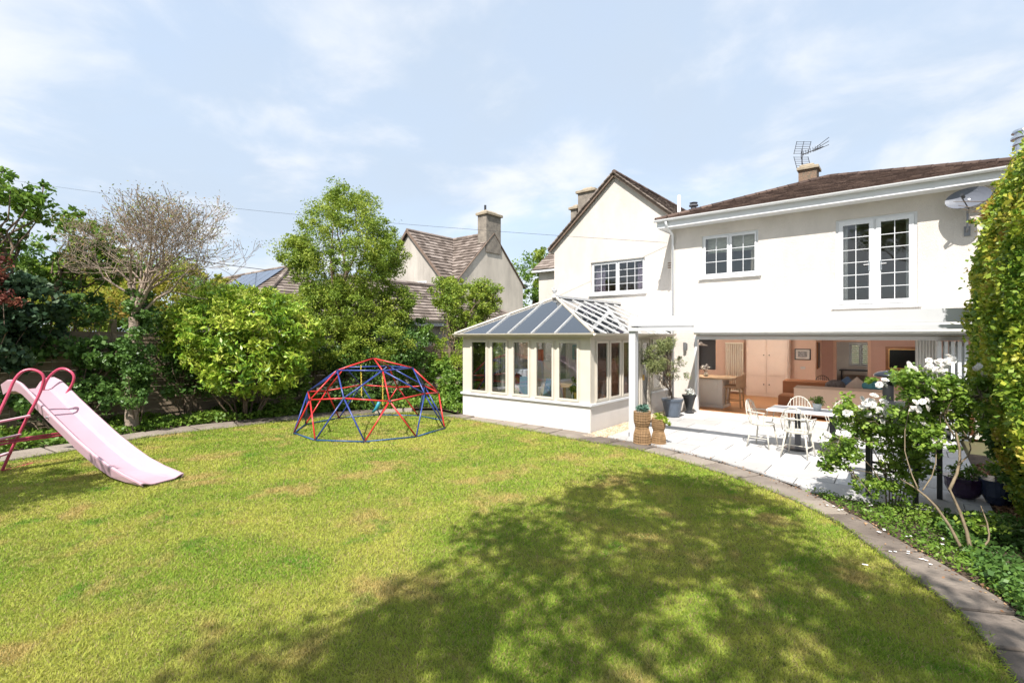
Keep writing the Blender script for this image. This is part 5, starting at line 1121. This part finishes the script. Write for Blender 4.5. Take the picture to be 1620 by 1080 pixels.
# ------------------------------------------------------------------ overhead cables
def cable(label, a, b_, sag, r=.016):
    a, b_ = Vector(a), Vector(b_); MBc = MB(); MBc.tube([a.lerp(b_, i/40)-Vector((0, 0, sag*4*(i/40)*(1-i/40))) for i in range(41)], r, 5); tag(MBc.build('overhead_cable', M_black, base=a), label, 'cable')
cable('long black overhead cable running from the left to the corner of the gabled house', PD(-40, 276, 26), (-5.75, 14.6, 4.98), .35, .0055)
cable('short black overhead cable ending above the solar panels', PD(250, 402, 24), PD(476, 432, 34), .1, .02)
# ------------------------------------------------------------------ trees and shrubs
def P3(px, py, D): p = PD(px, py, D); return (p.x, p.y, p.z)
def E_(px, py, D, rh, rv, w=1, rd=None): p = PD(px, py, D); return (p.x, p.y, p.z, rh, rd or rh, rv, w)
# tall rounded tree behind the dome
bx_, by_ = onX(545, 0, -14.2)[0], 0
tree('rounded_tree', 'tall rounded light green tree directly behind the climbing dome', 'tree', (-14.2, 8.9, 0),
     [E_(548, 405, 15.8, 1.75, 1.85, 6), E_(552, 330, 15.8, 1.0, .75, 1.5), E_(475, 400, 15.6, .75, .55, 1), E_(610, 400, 16, .7, .8, 1), E_(540, 490, 15.7, 1.75, 1.0, 4), E_(590, 540, 15.5, 1.25, .9, 2.5), E_(520, 550, 15.2, 1.3, .7, 2), E_(630, 480, 16, .55, .6, .8)],
     820, .27, 120, .078, M_leafB, M_bark, tr=.16, fill=34000, fshell=.6, fork=(-14.2, 8.9, 2.4), aspect=.42, shell=.5, nlimb=30, droop=-.25)
# glossy yellow shrub
tree('laurel_shrub', 'broad bushy shrub with glossy yellow green leaves left of the rounded tree', 'shrub', (-13.35, 5.5, 0),
     [E_(385, 525, 12.7, 1.62, 1.15, 6), E_(320, 530, 12.5, .85, .8, 1.4), E_(450, 530, 12.9, .9, .75, 1.4), E_(350, 475, 12.8, .7, .4, .6), E_(400, 575, 12.3, 1.25, .8, 1.0)],
     440, .20, 62, .14, M_leafY, M_bark, tr=.05, fill=17000, fork=(-13.4, 5.5, .9), aspect=.34, shell=.85, nlimb=26, droop=.6)
t = bpy.data.objects.get('laurel_shrub'); mb = MB()
for i in range(11):
    a = random.uniform(0, 6.28); limb(mb, (-13.35+.25*math.cos(a), 5.5+.25*math.sin(a), 0), (-13.35+1.0*math.cos(a)*random.random(), 5.5+1.2*math.sin(a), 1.5), .028, .014, .05, 4, 5)
mb.build('stem', M_bark, t, smooth=True)
# small tree by the conservatory
tree('small_tree', 'small forked tree with a round leafy crown left of the conservatory', 'tree', (-12.85, 12.6, 0),
     [E_(735, 480, 18.2, 1.15, .95, 3), E_(705, 465, 18.2, .6, .6, 1), E_(768, 470, 18.4, .6, .7, 1), E_(740, 520, 18, 1.0, .55, 1.3)],
     230, .2, 100, .08, M_leafB, M_bark, tr=.085, fill=5000, fshell=.6, fork=P3(712, 575, 18.0), aspect=.5, shell=.45, nlimb=24, droop=.1)
# bare twiggy tree
def bare_tree():
    b = Vector((-13.6, 3.17, 0)); t = thing('bare_tree', 'nearly leafless brown tree with a dense crown of pale twigs', 'tree', b); mb = MB(); tips = []
    cen = PD(260, 370, 11.2)
    def inside(q):
        o = q-cen; return (o.x/1.7)**2+(o.y/1.7)**2+(o.z/1.75)**2
    def grow(p, d, L, r, lev):
        n = 3; pts = [p]; rs = [r]; q = p.copy(); dd = d.copy()
        for i in range(n):
            e = inside(q); pull = (cen-q).normalized()*(.55 if e > 1.3 else 0)
            dd = (dd+Vector([random.gauss(0, .16) for _ in range(3)])+pull+Vector((0, 0, .06))).normalized(); q = q+dd*L/n; pts.append(q.copy()); rs.append(max(.0050, r*(1-.32*(i+1)/n)))
        mb.tube(pts, rs, 6 if lev < 2 else (4 if lev < 4 else 3), cap=False)
        if lev >= 7 or (lev > 3 and inside(q) > 1.75): tips.append(q); return
        k = 3 if lev < 4 else 2
        for i in range(k):
            sp = .58; nd = (dd+Vector((random.gauss(0, sp), random.gauss(0, sp), random.gauss(.10, sp*.6)))).normalized()
            grow(pts[-1] if i < 2 else pts[-2], nd, L*random.uniform(.70, .86), rs[-1]*random.uniform(.62, .80), lev+1)
    tr = [b, b+Vector((.03, 0, .9)), b+Vector((.0, .03, 1.7)), b+Vector((-.03, .05, 2.55))]; mb.tube(tr, [.14, .12, .11, .10], 9, cap=False)
    for a in range(6):
        an = a*1.047+.3; tg = cen+Vector((math.cos(an)*1.1, math.sin(an)*1.1, .1)); grow(tr[-1], (tg-tr[-1]).normalized(), .78, .055, 1)
    grow(tr[-1], (cen-tr[-1]).normalized(), .9, .06, 1)
    lowb = PD(340, 425, 11.4); grow(tr[-1], (lowb-tr[-1]).normalized(), .95, .04, 2)
    mb.build('trunk', mat('pale_brown_bark', (.29, .225, .175), .95, .35, 9, .8, 40), t, smooth=True)
    T_ = np.array([tuple(q) for q in tips]); T_ = T_[np.random.rand(len(T_)) < .8]; T_ = np.repeat(T_, 4, axis=0)+np.random.normal(size=(len(T_)*4, 3))*.06
    leaves('dry_leaves', T_, .045, rndmat('dry_brown_leaf', [(.17, .12, .055), (.32, .21, .10), (.24, .25, .07), (.16, .22, .05)], .8, .2, .2), t, aspect=.5, kind='stuff'); return t
random.seed(21); bare_tree(); random.seed(5)
# ivy wrapped round its trunk
def shrub(name, label, cat, base, ells, ncl, cr, per, leaf, m, aspect=.5, shell=.3, droop=.25, ns=8, group=None, zmin=.02):
    t = thing(name, label, cat, base, group=group); C, P, ti = clump_cloud(ells, ncl, cr, per, shell); k = P[:, 2] > zmin; P = P[k]; ti = ti[k]
    leaves('foliage', P, leaf, m, t, aspect=aspect, tint=ti, droop=droop, kind='stuff'); mb = MB()
    for i in range(min(ns, len(C))):
        if C[i][2] > base[2]+.05: limb(mb, Vector(base)+Vector((random.uniform(-.08, .08), random.uniform(-.08, .08), 0)), C[i], .016, .006, .07, 4, 5)
    if mb.v: mb.build('stem', M_bark, t, smooth=True)
    return t
shrub('ivy', 'dark glossy ivy covering the trunk of the bare tree', 'ivy', (-13.55, 3.2, 0), [E_(222, 490, 11.2, .28, .55, 2), E_(215, 575, 10.9, .28, .8, 2.4), E_(205, 620, 10.6, .5, .35, 1)], 90, .16, 70, .07, M_leafD, .8)
shrub('climber', 'pale green broad leaved climber hanging on the fence left of the ivy', 'climber', (-14.3, 2.2, 0), [E_(170, 560, 11.2, .6, .45, 2), E_(75, 545, 10.6, .7, .35, 1.4), E_(140, 600, 11, .5, .5, 1)], 60, .2, 45, .11, M_leafD, .8)
shrub('climber', 'dark large leaved climber on the fence at the far left edge', 'climber', (-14.2, .8, 0), [E_(-10, 540, 9.8, .8, .7, 2), E_(25, 480, 10.2, .8, .6, 2), E_(50, 500, 10.4, .7, .55, 1)], 110, .22, 55, .12, rndmat('leaf_bluish_dark', [(.02, .05, .025), (.05, .10, .05), (.09, .14, .06)], .5, .3, .3), .75)
tree('broadleaf_tree', 'bright green broadleaf tree with open branches at the far left edge', 'tree', (-14.6, .2, 0), [E_(15, 300, 10.4, .75, .45, 2), E_(-30, 330, 10.2, .9, .7, 2), E_(55, 330, 10.5, .42, .35, 1), E_(0, 400, 10.2, .55, .45, 1)], 105, .17, 30, .105, M_leafA, M_bark, tr=.09, fork=P3(8, 400, 10.2), aspect=.6, shell=.3, nlimb=16)
t = tree('leaning_tree', 'leaning tree with a pale trunk and fresh green leaves left of the bare tree', 'tree', P3(64, 530, 11.2)[:2]+(0,), [E_(140, 375, 12, .75, .55, 2), E_(95, 420, 11.8, .9, .5, 2.4), E_(165, 430, 12.3, .85, .7, 2), E_(40, 430, 11.2, .5, .4, 1), E_(110, 345, 12, .35, .3, .6)], 150, .18, 30, .11, M_leafA, M_bark, tr=.075, fork=P3(97, 430, 11.6), aspect=.6, shell=.25, nlimb=18)
shrub('maple_shrub', 'dark red leaved maple at the far left edge', 'maple', P3(-20, 640, 9.6)[:2]+(0,), [E_(-12, 425, 9.6, .25, .25, 2), E_(5, 475, 9.6, .25, .15, 1), E_(-20, 480, 9.5, .4, .3, 1)], 30, .16, 60, .07, M_leafR, .5)
shrub('autumn_bush', 'sunlit ochre and lime bush seen over the fence between the trunks', 'bush', P3(160, 560, 15)[:2]+(0,), [E_(150, 480, 15, 1.3, .9, 3), E_(230, 470, 15.5, 1.1, .9, 2), E_(90, 470, 14, .9, .8, 1), E_(280, 440, 15.5, .7, .6, 1)], 120, .28, 60, .11, M_leafO, .5)
shrub('lime_bush', 'lime green bush beyond the fence behind the bare tree', 'bush', P3(200, 560, 16)[:2]+(0,), [E_(175, 425, 16, 1.2, .9, 2), E_(120, 455, 16, 1.4, 1.0, 2), E_(260, 430, 16.2, .9, .6, 1)], 130, .28, 60, .12, M_leafL, .5)
shrub('dark_bush', 'dark leafy bush in the border between the yellow shrub and the dome', 'bush', (-13.2, 7.3, 0), [E_(465, 600, 13.6, .45, .55, 2), E_(440, 630, 13.4, .5, .35, 1), E_(490, 640, 13.6, .4, .3, 1), E_(450, 585, 13.6, .25, .45, 1)], 75, .17, 70, .10, M_leafA, .3)
shrub('shadowed_bush', 'dense mid green bush under the rounded tree behind the dome', 'bush', (-13.6, 9.6, 0), [E_(545, 570, 15, .9, .6, 2), E_(600, 560, 15.2, 1.0, .8, 2), E_(645, 550, 15.8, .7, .8, 2), E_(580, 620, 14.6, 1.4, .35, 2)], 170, .25, 80, .085, M_leafD, .5)
shrub('light_bush', 'light green bush left of the small tree above the dome', 'bush', (-13.4, 11.4, 0), [E_(655, 525, 16.6, .65, .5, 2), E_(668, 585, 16.4, .6, .7, 2), E_(640, 600, 16, .5, .5, 1)], 90, .2, 80, .085, M_leafA, .5)
shrub('hydrangea_bush', 'bright leafy bush in the corner left of the conservatory plinth', 'bush', (-11.3, 10.3, 0), [E_(718, 606, 15.2, .55, .45, 2), E_(714, 628, 14.6, .45, .30, 2), E_(700, 590, 15.8, .5, .5, 1)], 85, .17, 70, .10, M_leafA, .6)
shrub('corner_bush', 'taller mixed bush behind the leafy bush beside the conservatory', 'bush', (-12.2, 11.9, 0), [E_(728, 570, 17, .7, .6, 2), E_(690, 560, 17.2, .6, .7, 1.5), E_(745, 590, 17, .5, .5, 1)], 80, .2, 60, .085, M_leafL, .45)
shrub('shade_shrub', 'dark spreading shrub in front of the fence behind the slide', 'shrub', (-13.7, 2.0, 0), [E_(150, 625, 10.8, .6, .4, 2), E_(60, 640, 10.2, .6, .3, 1), E_(120, 480, 11.4, .8, .5, 2)], 75, .22, 50, .10, M_leafD, .65)
shrub('shade_shrub', 'dark leafy shrub filling the gap between ivy and yellow shrub', 'shrub', (-13.9, 4.3, 0), [E_(275, 560, 12.2, .5, .6, 2), E_(300, 610, 12.2, .6, .45, 1), E_(255, 520, 12, .4, .4, 1)], 60, .2, 50, .10, M_leafD, .5)
# far trees
for px, py, D, rh, rv, m, lab in ((845, 455, 40, 2.2, 3.0, M_leafA, 'tall green tree far behind between the two houses'), (868, 425, 42, 1.6, 2.0, M_leafB, 'pale tree top far behind touching the gabled house'),
        (20, 440, 24, 3.0, 2.2, M_leafD, 'distant dark tree far behind the left edge'), (250, 470, 28, 3.2, 1.8, M_leafA, 'distant green tree behind the bare tree'), (330, 460, 30, 1.6, 1.0, M_leafO, 'distant brownish tree top left of the solar panels'), (130, 470, 26, 3, 1.6, M_leafB, 'distant olive tree behind the leaning tree'), (-120, 420, 22, 3, 3, M_leafD, 'distant dark tree outside the left edge')):
    e = E_(px, py, D, rh, rv); tree('distant_tree', lab, 'tree', (e[0], e[1], 0), [e, (e[0], e[1], e[2]-rv*.8, rh*.8, rh*.8, rv*.8, .8)], 90, rh*.22, 70, .22, m, M_bark, tr=.22, nlimb=8, group='far off trees beyond the gardens', shell=.5)
# big trees on the near side whose shade lies on the lawn
def shade_tree(label, base, polypx, z0, z1, ncl, per, cr, leaf, extra=None):
    poly = [G(*p) if len(p) == 2 else W(p[0], p[1]) for p in polypx]; xs = [p[0] for p in poly]; ys = [p[1] for p in poly]; C = []
    while len(C) < ncl:
        p = (random.uniform(min(xs), max(xs)), random.uniform(min(ys), max(ys)))
        if in_poly(np.array([p[0]]), np.array([p[1]]), poly)[0]:
            z = random.uniform(z0, z1); s = z/1.35; C.append((p[0]+.33*s, p[1]-s, z))
    C = np.array(C); idx = np.repeat(np.arange(ncl), per); rr = cr*(.5+.9*np.random.rand(ncl)); off = rand_dirs(ncl*per)*(np.random.rand(ncl*per)**.45)[:, None]*rr[idx][:, None]
    t = thing('shade_tree', label, 'tree', base); leaves('crown', C[idx]+off, leaf, M_leafA, t, aspect=.6, tint=np.random.rand(ncl)[idx], kind='stuff')
    mb = MB(); cc = C.mean(axis=0); top = Vector((cc[0]*.5+base[0]*.5, cc[1]*.5+base[1]*.5, z0-.6)); pts = limb(mb, base, top, .24, .15, .03, 6, 10)
    for i in range(0, ncl, max(1, ncl//26)): limb(mb, pts[random.choice([4, 5, 6])], C[i], .07, .02, .06, 5, 6)
    mb.build('trunk', M_bark, t, smooth=True); return t
shade_tree('large leafy tree beside the photographer, shading the near lawn', (*W(2.0, -3.6), 0), [(1235, 800), (1150, 765), (1080, 752), (1000, 752), (930, 775), (880, 812), (800, 818), (720, 860), (650, 905), (560, 935), (470, 948), (390, 990), (300, 1030), (190, 1085), (-2.2, 2.2), (0, 1.0), (3.4, 1.0), (3.9, 3.2), (1440, 930), (1330, 860)], 6.3, 9.3, 215, 130, .50, .12)
shade_tree('smaller leafy tree standing near the slide outside the left edge, shading the grass', (*W(-11.5, 4.6), 0), [(-60, 745), (60, 748), (130, 750), (150, 765), (100, 790), (40, 806), (-80, 830)], 3.6, 5.2, 26, 120, .34, .11)
# hedge on the right
ht = thing('hedge', 'tall leafy green hedge with yellow and reddish leaves along the right edge', 'hedge', (1.5, 7.2, 0))
zs = np.array([0, .3, .9, 1.5, 2.4, 3.0, 3.7, 4.1, 4.4]); xsP = np.array([1.0, .98, .80, .66, .60, .64, .80, 1.0, 1.4])
n = 62000; z = np.random.rand(n)*4.12; y = 6.2+np.random.rand(n)*2.9; x = np.interp(z, zs, xsP)+np.abs(np.random.normal(size=n))*.13
cl = np.sin(y*5.1+z*3.3)*.04+np.sin(y*11+1.3-z*8.7)*.035+np.sin(y*2.3-z*2.1)*.05; x += cl+(9.1-y)*.02; hole = (np.sin(y*17+z*5.1)*np.sin(z*13.7-y*4.2) > .62); x += hole*np.random.rand(n)*.3
sp = np.random.rand(n) < .04; x[sp] -= np.random.rand(sp.sum())*.12
k = ~((z < .5) & (y > 8.3)); P = np.stack([x, y, z], 1)[k]
n2_ = 11000; P2 = np.stack([.9+np.random.rand(n2_)*1.3, 6.2+np.random.rand(n2_)*3.0, 3.95+np.random.normal(size=n2_)*.13], 1); n3_ = 9000; P3_ = np.stack([.85+np.random.rand(n3_)*1.4, 9.05+np.random.normal(size=n3_)*.09, np.random.rand(n3_)*4.1], 1)
P = np.concatenate([P, P2, P3_]); tn_ = .5+.35*np.sin(P[:, 1]*3.1+P[:, 2]*1.7)+.25*np.sin(P[:, 1]*7.3-P[:, 2]*6.1); tn_ = np.clip(tn_*.8+.2*np.random.rand(len(P))*P[:, 2]/4, 0, 1)
leaves('foliage', P, .053, M_leafH, ht, aspect=.62, tint=tn_, droop=.35, kind='stuff', outward=np.array([-.35, -.1, 0]))
C, Pq, ti = clump_cloud([(.98, 7.4, 3.35, .12, .45, .35, 1), (1.0, 7.0, 3.0, .1, .4, .2, 1)], 16, .13, 50, .4); leaves('red_leaves', Pq, .07, M_leafR, ht, aspect=.7, tint=ti, kind='stuff')
mb = MB(); mb.box(1.12, 2.2, 6.4, 8.95, 0, 3.85); mb.build('dark_core', mat('dark_core_fill', (.022, .032, .012), .95, .5, 12, .9, 20), ht, kind='stuff')  # added solid dark box behind the leaves, keeps the hedge from being see-through
mb = MB()
for i in range(9): yy = 6.4+i*.31; limb(mb, (1.08, yy, 0), (1.0, yy+random.uniform(-.3, .3), 3.4), .03, .01, .05, 6, 5)
for i in range(5): a = PD(1560-i*8, 350-i*6, 6.6); limb(mb, a+Vector((.35, 0, 0)), a+Vector((-.12, .1, .1)), .008, .003, .1, 4, 4)
mb.build('stem', M_bark, ht)
C, Pq, ti = clump_cloud([E_(1548, 352, 6.5, .12, .05, 2), E_(1530, 500, 6.6, .07, .05, 1), E_(1590, 292, 6.4, .12, .08, 2)], 14, .05, 18, .4); leaves('straggling_leaves', Pq, .05, M_leafH, ht, aspect=.6, tint=ti, kind='stuff')
C, Pq, ti = clump_cloud([E_(1598, 640, 5.9, .16, .28, 2), E_(1595, 700, 5.7, .2, .22, 2), E_(1612, 745, 5.6, .15, .15, 1)], 60, .09, 60, .3); leaves('low_leaves', Pq, .075, M_leafD, ht, aspect=.6, tint=ti, kind='stuff')
# ------------------------------------------------------------------ roses
M_rose = rndmat('rose_petal', [(.68, .62, .58), (.78, .76, .72), (.80, .80, .78)], .7, .2, .3); bloom = MB(); 
for ring, (r_, h_, np_) in enumerate(((.013, .020, 5), (.024, .013, 6), (.033, .004, 7))):
    for i in range(np_):
        a = 2*math.pi*i/np_+ring*.4; c_, s_ = math.cos(a), math.sin(a); q = lambda r, z, w_: (r*c_-w_*s_, r*s_+w_*c_, z)
        bloom.add([q(.003, 0, 0), q(r_*.7, h_*.5, r_*.5), q(r_, h_, 0), q(r_*.7, h_*.5, -r_*.5)], [(0, 1, 2, 3)])
bloom_me = bloom.mesh('blossom', False); bloom_me.materials.append(M_rose)
M_roseleaf = rndmat('rose_leaf', [(.09, .18, .025), (.19, .31, .04), (.34, .44, .07)], .4, .45, .35)
M_stem = mat('rose_stem', (.17, .13, .08), .8, .3, 14, .4, 40)
def rose(label, base, ells, ncl, per, stems, spots, D0):
    t = thing('rose_bush', label, 'rose bush', base, group='white rose bushes'); C, P, ti = clump_cloud(ells, ncl, .085, per, .1); leaves('foliage', P, .048, M_roseleaf, t, aspect=.68, tint=ti, kind='stuff', flat=.3)
    mb = MB()
    for pts, r0 in stems:
        P_ = [Vector(p) for p in pts]; o = P_
        for _ in range(1): o = [o[0]]+[x for a, b_ in zip(o, o[1:]) for x in (a*.7+b_*.3, a*.3+b_*.7)]+[o[-1]]
        mb.tube(o, [r0*.85*(1-.6*i/(len(o)-1)) for i in range(len(o))], 7)
    ends = [Vector(s[0][-1]) for s in stems]+[Vector(s[0][len(s[0])//2]) for s in stems]
    for i in range(0, ncl, 2):
        c = Vector(C[i]); e = min(ends, key=lambda v: (v-c).length); limb(mb, e, c, .006, .0025, .1, 4, 4)
    mb.build('stem', M_stem, t, smooth=True)
    for px, py, k, sp_ in spots:
        for _ in range(k):
            q = PD(px+random.gauss(0, sp_), py+random.gauss(0, sp_*.7), D0+random.uniform(-.18, .12)); o = bpy.data.objects.new('blossom', bloom_me); COL.objects.link(o); o.parent = t; o.location = q-Vector(base)
            o.rotation_euler = (random.uniform(.2, 1.5), random.uniform(-.4, .4), YAW+random.uniform(-1, 1)); s = random.uniform(.9, 1.5)*D0/5.6; o.scale = (s, s, s)
    return t
rose('white rose bush with many thin upright stems, left of the pair on the patio edge', (*G(1405, 806), 0),
     [E_(1385, 670, 6.1, .42, .30, 3), E_(1335, 710, 6.1, .26, .26, 1.6), E_(1430, 720, 6.1, .34, .30, 2), E_(1330, 650, 6.2, .18, .2, .8), E_(1400, 770, 6.0, .38, .12, .7), E_(1320, 730, 6.1, .16, .12, .4)], 300, 27,
     [([G(1403+i*4, 806)+(0,), P3(1400+i*7, 760, 6.1), P3(tx, ty, 6.1)], .011) for i, (tx, ty) in enumerate(((1330, 690), (1350, 650), (1375, 640), (1400, 640), (1430, 655), (1450, 680), (1340, 740)))],
     [(1388, 648, 26, 12), (1372, 640, 10, 7), (1335, 690, 5, 5), (1310, 690, 3, 4), (1425, 662, 22, 13), (1452, 680, 14, 9), (1398, 607, 3, 4), (1345, 652, 2, 3), (1485, 697, 5, 5)], 5.95)
b2 = G(1536, 872)
rose('taller white rose on bare arching grey stems in front of the hedge', (*b2, 0),
     [E_(1490, 620, 5.35, .34, .24, 3), E_(1440, 600, 5.5, .22, .12, 1), E_(1455, 650, 5.5, .3, .2, 2), E_(1525, 660, 5.2, .26, .26, 2), E_(1480, 690, 5.3, .25, .16, 1.2), E_(1555, 610, 5.3, .10, .10, .5), E_(1560, 830, 4.9, .14, .08, .3), E_(1385, 600, 5.6, .10, .05, .2)], 260, 26,
     [([P3(1527, 878, 4.70), P3(1492, 812, 4.85), P3(1455, 775, 5.0), P3(1425, 758, 5.2)], .019), ([P3(1536, 872, 4.72), P3(1526, 825, 4.8), P3(1502, 772, 4.9)], .024), ([P3(1502, 775, 4.9), P3(1519, 738, 5.0), P3(1518, 700, 5.1), P3(1502, 655, 5.25), P3(1475, 620, 5.35)], .018),
      ([P3(1538, 872, 4.72), P3(1563, 862, 4.75), P3(1566, 838, 4.8), P3(1552, 800, 4.9)], .014), ([P3(1516, 735, 5.0), P3(1538, 715, 5.0), P3(1532, 695, 5.1), P3(1558, 670, 5.1), P3(1552, 625, 5.2)], .010), ([P3(1460, 775, 5.0), P3(1480, 745, 5.1), P3(1482, 700, 5.2)], .009), ([P3(1452, 772, 5.0), P3(1440, 745, 5.1), P3(1428, 700, 5.3), P3(1440, 640, 5.4)], .009), ([P3(1510, 690, 5.15), P3(1490, 655, 5.2), P3(1500, 600, 5.3)], .010)],
     [(1478, 572, 10, 8), (1500, 570, 8, 6), (1490, 590, 4, 6), (1546, 582, 5, 4), (1556, 592, 3, 4), (1480, 615, 4, 5), (1500, 618, 4, 5), (1440, 580, 3, 3), (1455, 640, 10, 9), (1485, 695, 6, 6)], 5.3)
# ------------------------------------------------------------------ low planting of the beds
def cover(name, label, poly, n, h, leaf, m, patch=1.4, dens=None, aspect=.7):
    xs = [p[0] for p in poly]; ys = [p[1] for p in poly]; a = np.random.uniform(min(xs), max(xs), n*3); b = np.random.uniform(min(ys), max(ys), n*3); k = in_poly(a, b, poly); a, b = a[k], b[k]
    f = .5+.5*np.sin(a*patch*2.3+1)*np.sin(b*patch*1.9+2); k = np.random.rand(len(a)) < (.35+.65*f); a, b, f = a[k][:n], b[k][:n], f[k][:n]
    P = np.stack([a, b, .02+np.random.rand(len(a))*h*(.35+.9*f)], 1); return tag(leaves(name, P, leaf, m, None, aspect=aspect, kind='stuff', flat=.3, tint=f), label, 'ground cover')
cover('ground_cover', 'low green ivy and weeds covering the left border', [p for p in outL]+[(-9.45, 9.5), (-9.45, 10.3), (-11, 12.5), (-14.6, 12.5), (-14.7, -2)], 34000, .22, .085, M_leafA)
cover('ground_cover', 'fresh green ferny weeds in the right bed beside the stone path', [p for p in oc if p[0] > -1.1 and p[1] > 2.5]+[(1.6, 2.6), (1.2, 5), (.5, 6.6), (.3, 7.62), (-1.1, 7.62)], 15000, .11, .040, M_leafA, 2.2, aspect=.5)
cover('ground_cover', 'dark low leaves in the shade of the hedge', [(.2, 7.2), (.45, 6), (.9, 4), (1.7, 3.2), (1.6, 7.6), (.3, 7.6)], 9000, .16, .05, M_leafD, 2.0)
M_lit = rndmat('dry_leaf_litter', [(.10, .05, .03), (.24, .13, .07), (.38, .26, .15)], .9, .2)
cover('leaf_litter', 'brown dry leaf litter under the hedge', [(.8, 7.7), (1.9, 7.2), (1.9, 11), (.8, 11)], 4500, .03, .045, M_lit)
a = [nearest(oc, Vector((p[0], p[1], 0)))[1] for p in resample(oc, .05)]; q = []
for p in a:
    for _ in range(3):
        if p.y > 2: q.append((p.x+random.gauss(-.03, .07), p.y+random.gauss(-.02, .07), .045))
tag(leaves('fallen_leaves', np.array(q), .026, M_lit, None, aspect=.6, flat=.9, kind='stuff'), 'small fallen brown leaves scattered along the path edge', 'leaves')
pe = MB(); M_pet = mat('petal_white', (.75, .73, .70), .8)
for px, py in ((1362, 892), (1398, 838), (1436, 872), (1416, 873), (1455, 884), (1393, 842), (1512, 868), (1490, 860), (1492, 852), (1440, 848), (1470, 890), (1380, 800), (1330, 806), (1315, 800)):
    x, y = G(px, py, .05)
    for _ in range(2): pe.ball((x+random.gauss(0, .02), y+random.gauss(0, .02), .052), .013, 6, 4, (1.2, .8, .35))
tag(pe.build('fallen_petals', M_pet, kind='stuff'), 'white rose petals fallen on the stone path', 'petals')
# lawn edge tufts growing against the stones
q = []
for P0 in (lawnL, lawnR):
    for p in resample([p for p in P0 if p[1] > 1.0], .012): q.append((p.x+random.gauss(0, .018), p.y+random.gauss(0, .018), .022+random.random()*.02))
q = np.array(q); tag(leaves('edge_grass', np.repeat(q, 3, 0)+np.random.normal(size=(len(q)*3, 3))*.012, .045, M_leafL, None, aspect=.12, droop=-.9, kind='stuff'), 'longer grass along the edge of the lawn', 'grass')
